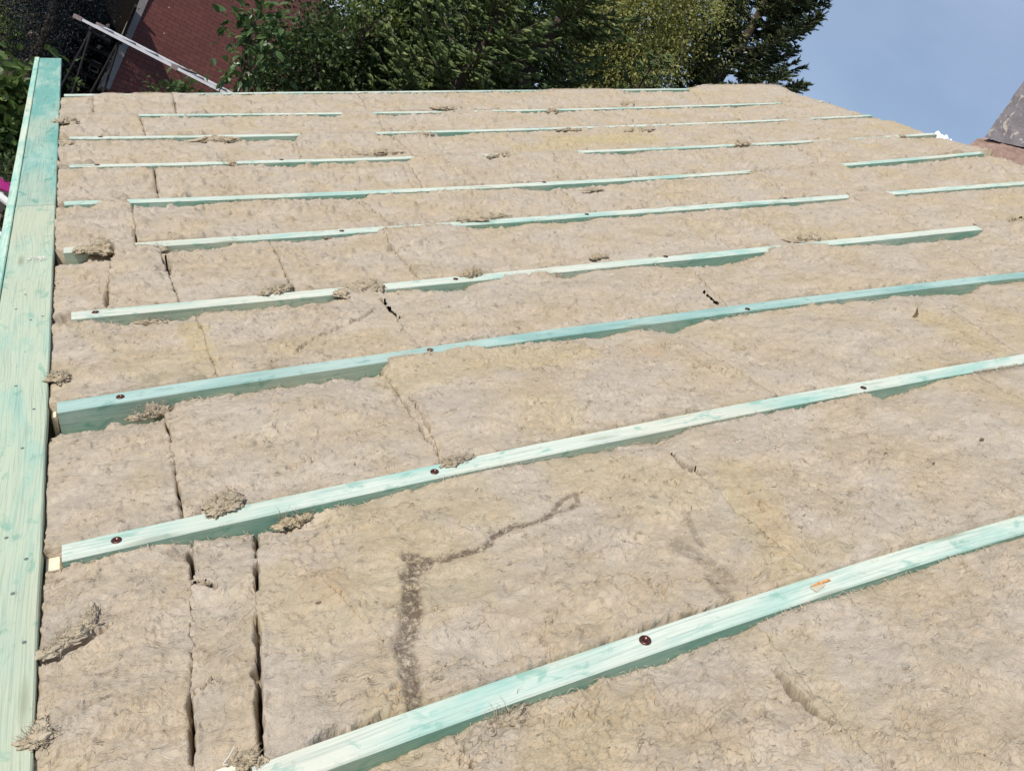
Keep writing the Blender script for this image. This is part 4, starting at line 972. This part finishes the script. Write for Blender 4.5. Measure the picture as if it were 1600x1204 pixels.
loop = np.concatenate([ix[:, 0], ix[-1, 1:], ix[-2::-1, -1], ix[0, -2:0:-1]]); m_ = len(loop); rr = np.arange(m_); N0 = len(Pf)
Qs = np.stack([loop[rr], loop[(rr + 1) % m_], loop[(rr + 1) % m_] + N0, loop[rr] + N0], -1)
npmesh('roof', np.concatenate([Pf, low_]), np.concatenate([Q, Q[:, ::-1] + N0, Qs]), tile_mat(), shed, uv=np.concatenate([uvp, uvp]), origin=bl)
M_barge = noisy("grey_painted_board", (.30, .275, .26), (.24, .22, .21), 5, .7, .2, .004)
bm = bmesh.new(); a0 = bl - dcourse * .05 + dver * 1.50; a1 = bl - dcourse * .035 + dver * Lv; side = dcourse
for a, b, w in ((a0, a1, .11),):
    d = Vector((b - a)); add_box(bm, (a + b) / 2 - nrm * .02, (b - a) / 2, side * w / 2, nrm * .05)
from_bm('barge_board', bm, M_barge, shed, a0)
M_shedwall = noisy("dark_timber_wall", (.05, .035, .03), (.08, .06, .05), 4, .9)
tr_ = bl + dver * Lv; br_ = bl + dcourse * Lc; trr = tr_ + dcourse * Lc
bm = bmesh.new()
def prism(bm, top, z0, sh=.08):
    c = sum(top) / len(top); tv = [bm.verts.new(Vector(p + (c - p) * .02 - np.array([0, 0, sh]))) for p in top]; lv = [bm.verts.new(Vector((float((p + (c - p) * .02)[0]), float((p + (c - p) * .02)[1]), z0))) for p in top]; n_ = len(top)
    bm.faces.new(tv); bm.faces.new(lv[::-1])
    for k in range(n_): bm.faces.new([tv[k], lv[k], lv[(k + 1) % n_], tv[(k + 1) % n_]])
prism(bm, [bl + dcourse * .35, br_, trr, tr_ + dcourse * .35], GROUND, .14)
from_bm('wall', bm, M_shedwall, shed, (bl[0] + 2, bl[1] + 2, GROUND))

# ------------------------------------------------------------------ ladder lying level on two trestles
M_alu = noisy("aluminium", (.72, .71, .72), (.60, .59, .61), 12, .45, .1, .001, metal=.15)
M_cap = noisy("rubber_cap", (.20, .15, .15), (.28, .22, .22), 40, .7, .1, .001)
La = far(143, 36, 10.2); Lb = far(352, 143, 9.3)
La_ = La.copy(); zc = (La[2] + Lb[2]) / 2
lad = empty('ladder', (La[0], La[1], La[2]), "long silver aluminium ladder lying almost level in front of the red tiled roof", 'ladder')
ld = unit(Lb - La); Lend = La + ld * (np.linalg.norm(Lb - La) + 1.3)
dd = unit(np.cross(ld, np.array([0, 0, 1.0])))          # across
view = unit((La + Lb) / 2 - CW); ud = unit(np.cross(ld, view))
acr = unit(view * .99 + ud * .07); acr = unit(acr - ld * (acr @ ld)); WL = .34; thick = unit(np.cross(ld, acr))
for sg in (-1, 1):
    bm = bmesh.new(); o = acr * WL / 2 * sg; add_box(bm, (La + Lend) / 2 + o, (Lend - La) / 2, acr * .012, thick * .013)
    add_box(bm, (La + Lend) / 2 + o - acr * .010 * sg + thick * .0, (Lend - La) / 2, acr * .006, thick * .009)
    from_bm('rail', bm, M_alu, lad, La + o)
    bm = bmesh.new(); add_box(bm, La + o - ld * .02, ld * .05, acr * .018, thick * .020); from_bm('end_cap', bm, M_cap, lad, La + o)
nr = int(np.linalg.norm(Lend - La) / .28)
for k in range(nr):
    p = La + ld * (.14 + .28 * k); bm = bmesh.new(); add_tube(bm, [p - acr * (WL / 2 - .013), p + acr * (WL / 2 - .013)], .013, 8); from_bm('rung', bm, M_alu, lad, p)
bm = bmesh.new(); p = La + (Lb - La) * .70
add_box(bm, p, ld * .035, acr * (WL / 2 + .016), thick * .020); from_bm('bracket', bm, M_cap, lad, p)
M_rackd = noisy("dark_steel", (.02, .018, .017), (.035, .03, .028), 20, .7, .1, .001)
for k, f in enumerate((.12, 1.25)):
    p = La + (Lb - La) * f - thick * np.sign(thick[2]) * .03; bm = bmesh.new()
    add_bar(bm, p - acr * .25, p + acr * .25, .03, .03)
    for sg in (-1, 1):
        for s2 in (-1, 1):
            q = p + acr * .22 * sg; add_tube(bm, [q, (q[0] + ld[0] * .28 * s2, q[1] + ld[1] * .28 * s2, GROUND)], .014, 6)
    tag(from_bm('trestle', bm, M_rackd, None, (p[0], p[1], GROUND)), ("steel trestle carrying the capped left end of the ladder" if k == 0 else "steel trestle carrying the hidden right end of the ladder"), 'trestle', 'trestles under the ladder')

# ------------------------------------------------------------------ things stored in the dark beside the outbuilding
M_old = noisy("weathered_pale_wood", (.34, .30, .26), (.46, .42, .37), 14, .85, .2, .002)
M_white = noisy("off_white_paint", (.60, .57, .54), (.48, .45, .42), 12, .6, .1, .001)
def tilted(name, label, cat, px, py, D, parts, mat, ang, group=None):
    """parts: boxes (x,z,wx,wz) in a plane facing the camera, turned by ang (deg); stands on a rack shelf"""
    c = far(px, py, D); root = empty(name, c, label, cat, group)
    vx = unit(np.cross(unit(c - CW), np.array([0, 0, 1.0]))); vz = np.array([0, 0, 1.0]); a = R(ang); ax = vx * math.cos(a) + vz * math.sin(a); az = -vx * math.sin(a) + vz * math.cos(a); ay = np.cross(ax, az)
    for nm, x, z, wx, wz in parts:
        bm = bmesh.new(); p = c + ax * x + az * z; add_box(bm, p, ax * wx / 2, az * wz / 2, ay * .02); from_bm(nm, bm, mat, root, p, bevel=.003)
    return root
tilted('window_frame', "small pale empty window frame stacked in the dark gap left of the barge board", 'frame', 148, 104, 12.5,
       [('stile', -.05, 0, .018, .12), ('stile', .05, 0, .018, .12), ('rail', 0, .06, .118, .018), ('rail', 0, -.06, .118, .018), ('rail', 0, .0, .08, .010)], M_old, 0)
for (px, py, ln, an, lab) in ((166, 47, .17, 90, "upright pale batten seen just above the ladder"), (154, 74, .07, 80, "short pale block below the ladder near its left end"),
                              (185, 76, .10, 88, "upright pale batten between ladder and barge board"), (131, 116, .11, -5, "lowest pale roll at the left of the stored things"),
                              (170, 110, .09, -6, "pale roll touching the barge board"), (172, 96, .07, 0, "small rounded pale block beside the barge board"), (177, 90, .05, 80, "tiny upright pale peg beside the barge board")):
    c = far(px, py, 12.5); v = unit(c - CW); vx = unit(np.cross(v, np.array([0, 0, 1.0]))); a = R(an); d = vx * math.cos(a) + np.array([0, 0, 1.0]) * math.sin(a)
    bm = bmesh.new(); add_tube(bm, [c - d * ln / 2, c - d * ln * .3, c + d * ln * .3, c + d * ln / 2], [.016, .022, .022, .014], 8)
    tag(from_bm('stored_batten', bm, M_old, None, c), lab, 'batten', 'pale pieces of wood stored in the dark')
# dark open rack that holds them
c0 = far(143, 75, 12.8); v = unit(c0 - CW); vx = unit(np.cross(v, np.array([0, 0, 1.0]))); vy = np.array([v[0], v[1], 0]); vy = unit(vy)
M_rack = noisy("dark_rack_wood", (.022, .017, .014), (.035, .027, .022), 6, .9)
rack = empty('storage_rack', (c0[0], c0[1], GROUND), "dark open storage rack between the dark shrub and the red roof", 'rack')
for px, py in ((143, 40), (143, 62), (143, 85), (143, 108), (143, 128)):
    p = far(px, py, 12.5); bm = bmesh.new(); add_box(bm, np.array([p[0], p[1], p[2] - .075]) + vy * .10, vx * .26, vy * .28, (0, 0, .012)); from_bm('shelf', bm, M_rack, rack, p)
bm = bmesh.new(); add_box(bm, np.array([c0[0], c0[1], (GROUND + .25) / 2 - .0]) + vy * .40, vx * .30, vy * .02, (0, 0, (.40 - GROUND) / 2)); from_bm('back_panel', bm, M_rack, rack, c0 + vy * .4)
for sg in (-1, 1):
    bm = bmesh.new(); add_box(bm, np.array([c0[0], c0[1], (GROUND + .25) / 2]) + vx * .28 * sg + vy * .1, vx * .015, vy * .27, (0, 0, (.25 - GROUND) / 2)); from_bm('upright', bm, M_rack, rack, c0)

# ------------------------------------------------------------------ left: bank, sleeper, shrubs, poles
M_sleep = noisy("weathered_sleeper", (.30, .23, .19), (.20, .15, .12), 6, .9, .4, .01)
pa, pb = far(-40, 112, 15.0), far(41, 152, 13.6); bm = bmesh.new(); z = (pa[2] + pb[2]) / 2
add_box(bm, (pa + pb) / 2, (pb - pa) / 2, unit(np.cross(pb - pa, np.array([0, 0, 1.]))) * .11, (0, 0, .07)); bmesh.ops.subdivide_edges(bm, edges=bm.edges, cuts=3)
for v_ in bm.verts: v_.co += mn.noise_vector(v_.co * 4) * .012
tag(from_bm('timber_sleeper', bm, M_sleep, None, pa, bevel=.01), "weathered brown timber sleeper edging the bank at the left", 'sleeper')
# bank under it
nb = 40; ux, vy_ = np.meshgrid(np.linspace(0, 1, nb), np.linspace(0, 1, nb), indexing='ij'); cb = (pa + pb) / 2
bx = cb[0] - 5.5 + 7.2 * ux; by = cb[1] - .6 + 12 * vy_; hb = (cb[2] - .06 - GROUND) * sst(0, .06, vy_) * sst(0, .15, ux) * sst(1, .86, ux) + .9 * sst(.1, 1, vy_) * sst(1, .7, ux) * sst(0, .2, ux)
bz = GROUND - .05 + hb + .05 * fbm(bx * 2, by * 2, 9, 4); ix = np.arange(nb * nb).reshape(nb, nb); Q = np.stack([ix[:-1, :-1], ix[1:, :-1], ix[1:, 1:], ix[:-1, 1:]], -1).reshape(-1, 4)
M_bank = noisy("dark_bank_soil", (.030, .021, .017), (.055, .040, .032), 5, .95, .7, .03, c3=(.075, .05, .038), det=8)
tag(npmesh('bank', np.stack([bx, by, bz], -1).reshape(-1, 3), Q, M_bank, smooth=True, origin=(cb[0], cb[1], GROUND)), kind='structure')
M_stone = noisy("bank_stone", (.24, .18, .15), (.16, .12, .10), 9, .9, .5, .01)
for k, (px, py, r_, lab) in enumerate(((51, 80, .11, "brown stone beside the far tip of the eaves board"), (54, 56, .09, "upper brown stone above the tip of the eaves board"), (45, 100, .12, "grey-brown flat stone left of the tip of the eaves board"))):
    c = far(px, py, 17); bm = bmesh.new(); bmesh.ops.create_icosphere(bm, subdivisions=3, radius=1)
    for v_ in bm.verts: v_.co = Vector((v_.co.x * 1.1, v_.co.y, v_.co.z * .7)) * (1 + .35 * mn.noise(v_.co * 1.6 + Vector((k * 9, 0, 0)))) * r_ + Vector([float(x) for x in c])
    tag(from_bm('stone', bm, M_stone, None, c), lab, 'stone', 'stones on the bank')
broadleaf('shrub', "brownish speckled shrub in the top left corner above the dark bank", 'shrub', far(22, 22, 19), (.95, 1.0, .85), 9000, .055, LM_bank, 60, .30, 11, group=None, base=(far(22, 60, 19)[0], far(22, 60, 19)[1], GROUND + .6))
broadleaf('shrub', "soft yellow-green shrub at the left edge of the top corner", 'shrub', far(-8, 48, 17.2), (.40, .4, .42), 2600, .05, LM_yel, 26, .2, 12)
broadleaf('leafy_bush', "sunlit broad-leaved bush left of the eaves board", 'bush', far(2, 210, 8.0), (.34, .40, .42), 1500, .105, LM_maple, 40, .22, 13, aspect=.7, r0=.03)
broadleaf('leafy_bush', "small-leaved dark bush behind the white poles at the left edge", 'bush', far(-12, 335, 6.4), (.35, .4, .45), 1600, .05, LM_ivy, 40, .2, 14, r0=.03)
M_pole = noisy("white_painted_metal", (.80, .80, .80), (.72, .72, .72), 9, .4, .05, .001)
for k, (a, b, D, lab) in enumerate((((-40, 276), (17, 320), 5.6, "upper white metal pole passing under the eaves board"), ((-40, 332), (13, 376), 5.3, "middle thin white metal pole left of the eaves board"), ((-30, 372), (9, 402), 5.0, "lowest white metal pole at the left edge"))):
    p, q = far(*a, D), far(*b, D - .1); d = unit(q - p); bm = bmesh.new(); add_tube(bm, [p - d * .6, q + d * .30], (.022, .012, .014)[k], 10); tag(from_bm('white_pole', bm, M_pole, None, p), lab, 'pole', 'white poles beside the eaves')
M_pink = noisy("magenta_plastic", (.42, .03, .22), (.34, .02, .18), 9, .4, .05, .001); M_greyb = noisy("grey_box_side", (.10, .09, .09), (.14, .13, .13), 9, .7, .05, .001)
c = far(2, 292, 6.0); bx_ = empty('packaging_box', c, "dark grey box with magenta lid and white label at the left edge", 'box')
v = unit(c - CW); vx = unit(np.cross(v, np.array([0, 0, 1.0]))); vv_ = unit(np.array([v[0], v[1], 0]))
for nm, dx, dz, hx, hz, mt in (('body', 0, -.06, .085, .07, M_greyb), ('lid', 0, .016, .088, .007, M_pink), ('label', .02, -.012, .035, .012, M_pole)):
    bm = bmesh.new(); add_box(bm, c + vx * (dx - .03) + np.array([0, 0, dz]) - (vv_ * .104 if nm == 'label' else 0), vx * hx, vv_ * (.10 if nm != 'label' else .003), (0, 0, hz)); from_bm(nm, bm, mt, bx_, c, bevel=.003)
# the poles and box rest on a low scaffold table
M_scaf = noisy("scaffold_deck", (.12, .10, .085), (.18, .15, .12), 9, .85)
zt = float(c[2] - .135); sc = empty('work_platform', (c[0] - .5, c[1] - .4, GROUND), "dark low work platform below the eaves carrying the box", 'platform')
bm = bmesh.new(); add_box(bm, (c[0] - .55, c[1] - .2, zt - .02), (.60, 0, 0), (0, .9, 0), (0, 0, .018)); from_bm('deck', bm, M_scaf, sc, (c[0] - .5, c[1], zt))
for sx in (-1, 1):
    for sy in (-1, 1):
        bm = bmesh.new(); add_tube(bm, [(c[0] - .55 + .55 * sx, c[1] - .2 + .85 * sy, GROUND), (c[0] - .55 + .55 * sx, c[1] - .2 + .85 * sy, zt - .04)], .024, 8); from_bm('leg', bm, M_scaf, sc, (c[0], c[1], GROUND))

# ------------------------------------------------------------------ dark shrub, laurel, ivy
broadleaf('yew', "evergreen coloured near-black for shade, between the far eaves board and the ladder's end", 'evergreen', far(84, 10, 12.0) + np.array([0, 0, 1.7]), (.52, .5, 3.1), 60000, .035, LM_yew, 330, .28, 21, base=(far(84, 10, 12)[0], far(84, 10, 12)[1], GROUND), r0=.10, shell=.2, aspect=.35)
broadleaf('young_plant', "small light green sprig rising behind the gable beside the eaves board", 'plant', far(114, 136, 7.6), (.06, .05, .07), 26, .055, LM_maple, 8, .04, 22, r0=.012, nlimb=6, aspect=.6)
broadleaf('laurel', "large-leaved laurel hanging in front of the red roof", 'laurel', far(397, 72, 8.4), (.20, .25, .40), 330, .10, LM_dark, 42, .18, 23, r0=.04, aspect=.48)
broadleaf('laurel', "low dark laurel clump behind the ladder's lower right end", 'laurel', far(300, 172, 10.9), (.42, .3, .24), 700, .085, LM_dark, 40, .16, 24, r0=.03)
broadleaf('ivy_thicket', "dark tangle of small ivy leaves left of the firs", 'ivy', far(484, 110, 9.2), (.48, .4, .52), 5600, .055, LM_ivy, 90, .2, 25, r0=.05, aspect=.6)
broadleaf('leafy_tree', "dark leafy tree with a few bright leaves on its crown, right of the red patches", 'tree', far(618, 62, 9.6), (.38, .5, .80), 8000, .065, LM_ivy, 130, .24, 26, r0=.09, aspect=.55)
broadleaf('bright_bush', "bright yellow-green sprays at the top of the dark leafy tree", 'bush', far(585, 18, 9.0), (.26, .22, .16), 420, .055, LM_yel, 24, .12, 27, r0=.03, base=(far(600, 60, 9.9)[0], far(600, 60, 9.9)[1], GROUND))
broadleaf('bright_bush', "fresh green small-leaved tree showing between the firs near the top edge", 'tree', far(745, 30, 13.5), (1.0, .7, 1.0), 12000, .055, leafmat("fresh_leaf", (.06, .11, .02), (.11, .18, .04), (.22, .30, .08), .5, .35), 90, .35, 28, r0=.09)
broadleaf('birch', "tall olive-green small-leaved tree between the firs and the lone spruce", 'tree', far(985, 30, 14.5), (1.20, 1.2, 2.0), 70000, .058, LM_birch, 420, .34, 29, r0=.12, shell=.35, tr=M_barkg, nlimb=80)
# backing hedge, deep in shade
for k, (px, py, D, r, lab) in enumerate(((640, 70, 12.5, (1.5, .9, 1.9), "dense dark evergreen filling the gap behind the left fir"), (800, 60, 14.0, (1.2, .9, 2.2), "dense dark evergreen behind the right fir"))):
    broadleaf('dense_evergreen', lab, 'evergreen', far(px, py, D), r, 22000, .075, LM_ivy, 200, .4, 40 + k, r0=.12, group='dense evergreens behind the firs')

broadleaf('yew', "evergreen mass coloured near-black for shade, behind the storage rack at the top edge", 'evergreen', far(170, 0, 17.5), (1.2, .8, 2.2), 16000, .07, LM_yew, 150, .4, 51, r0=.12, shell=.2)
broadleaf('garden_tree', "leafy garden tree left of the outbuilding, shading its red roof", 'tree', (0.1, 12.3, 5.1), (2.0, 1.1, 1.2), 30000, .12, LM_dark, 60, .45, 52, base=(-1.9, 12.4, GROUND), r0=.12, shell=.3)
# ------------------------------------------------------------------ firs with finger-like shoots
def fir(name, label, px, py, D, H_above, rad, nb_, seed, mat, sh_len=.085, sh_r=.011, tilt=0.0, zlow=-.6, needle=False, up=.15, dens=1.0, group=None, rt=.11, az0=None, gapf=0.):
    rs = np.random.RandomState(seed); pr = random.Random(seed); c = far(px, py, D); base = np.array([c[0], c[1], GROUND]); topz = c[2] + H_above
    root = empty(name, base, label, 'conifer', group); tp = [Vector((base[0], base[1], GROUND))]
    bm = bmesh.new(); n = 12; pts = [Vector((base[0] + .04 * math.sin(k), base[1] + .04 * math.cos(2 * k), GROUND + (topz - GROUND) * k / (n - 1))) for k in range(n)]
    add_tube(bm, pts, [rt * (1 - .92 * k / (n - 1)) for k in range(n)], 9); from_bm('trunk', bm, M_bark, root, base)
    bmb = bmesh.new(); SP, SD, SL = [], [], []
    for b in range(nb_):
        f = (b + pr.random()) / nb_; z = c[2] + zlow + (topz - c[2] - zlow) * f
        ln = rad * (1 - .80 * f ** 1.2) * pr.uniform(.75, 1.12); az = pr.uniform(0, 6.283); el = up + pr.uniform(-.12, .25)
        o = Vector((base[0], base[1], z)); P = []; npt = 9
        for q in range(npt):
            g = q / (npt - 1); e = el - .35 * math.sin(g * 2.2) * (1 - up) + up * .5 * g * g
            P.append(o + Vector((math.cos(az) * math.cos(el), math.sin(az) * math.cos(el), 0)) * ln * g + Vector((0, 0, ln * (math.sin(el) * g - .12 * math.sin(g * 3.1) + .10 * g * g))))
        add_tube(bmb, P, [.016 * ln / 1.5 * (1 - .85 * q / (npt - 1)) + .003 for q in range(npt)], 5)
        ns = int(ln * 20 * dens)
        for s_ in range(ns):
            g = .12 + .88 * (s_ + pr.random()) / ns; i = g * (npt - 1); a = P[int(i)].lerp(P[min(int(i) + 1, npt - 1)], i - int(i)); fw = (P[min(int(i) + 1, npt - 1)] - P[max(int(i) - 0, 0)] if int(i) < npt - 1 else P[-1] - P[-2]).normalized()
            lat = Vector((-math.sin(az), math.cos(az), 0)) * pr.choice((-1, 1)); sub = (fw * pr.uniform(.5, 1.0) + lat * pr.uniform(.5, 1.1) + Vector((0, 0, pr.uniform(-.35, .25)))).normalized()
            sl_ = ln * pr.uniform(.16, .34) * (1.15 - g * .7); nt_ = max(int(sl_ / .045), 2)
            for u in range(nt_):
                h_ = (u + .3) / nt_; p = a + sub * sl_ * h_ + Vector((0, 0, -.10 * sl_ * h_ * h_)); l2 = Vector((-sub.y, sub.x, 0)).normalized() * (1 if u % 2 else -1)
                d = (sub * .9 + l2 * pr.uniform(.3, 1.0) + Vector((0, 0, pr.uniform(-.3, .35)))).normalized()
                SP.append(p[:]); SD.append(d[:]); SL.append(sh_len * pr.uniform(.6, 1.25))
            SP.append((a)[:]); SD.append(sub[:]); SL.append(sl_)
    from_bm('branches', bmb, M_bark, root, base)
    SP, SD, SL = np.array(SP), np.array(SD), np.array(SL)
    Rr = np.where(SL > sh_len * 1.3, sh_r * .7, sh_r) * rs.uniform(.8, 1.2, len(SL))
    parts = [shoots(rs, SP, SD, SL, Rr, 4 if needle else 5)]
    if needle: parts.append(needles(rs, SP, SD, SL, 10, sh_r * 3.4, sh_r * .22))
    V, F_, Hh = join(parts); npmesh('crown', V, F_, mat, root, origin=c, attrs={'hue': Hh}); return root
fir('fir', "fir with finger-like shoots, left one of the front pair", 700, 160, 8.6, 3.0, 1.0, 150, 31, LM_fir, sh_r=.0135, sh_len=.095, group='firs with finger-like shoots', zlow=-1.2)
fir('fir', "large dark fir with finger-like shoots in the middle of the tree line", 808, 150, 9.2, 4.2, .95, 190, 32, LM_fir, sh_r=.0135, sh_len=.095, group='firs with finger-like shoots', zlow=-1.3)
fir('fir', "small low fir sprays in front of the olive-green tree", 985, 165, 9.4, .62, .62, 60, 33, LM_fir, group='firs with finger-like shoots', zlow=-.9)
fir('spruce', "tall dark spruce against the sky with airy upswept branches", 1134, 110, 15.0, 9.0, 1.42, 300, 34, LM_spr, sh_len=.11, sh_r=.015, zlow=-1.0, needle=True, up=.52, dens=1.0, rt=.13)

# ------------------------------------------------------------------ small far cloud over the ridge
M_cloud, t_, b_ = newmat("cloud_white", 1.0); b_.inputs['Base Color'].default_value = (.95, .95, .97, 1)
bm = bmesh.new(); c = far(1507, 225, 900)
v = unit(c - CW); vx = unit(np.cross(v, np.array([0, 0, 1.0])))
for k in range(60):
    p = c + vx * random.uniform(-26, 26) + np.array([0, 0, random.uniform(-12, -3) - abs(random.gauss(0, 2))]) + v * random.uniform(-8, 8)
    r_ = bmesh.ops.create_icosphere(bm, subdivisions=3, radius=random.uniform(2, 5), matrix=Matrix.Translation(Vector([float(x) for x in p])))
for v_ in bm.verts: v_.co += mn.noise_vector(v_.co * .25) * 3.0
tag(from_bm('cloud', bm, M_cloud, None, c, smooth=True), kind='structure')
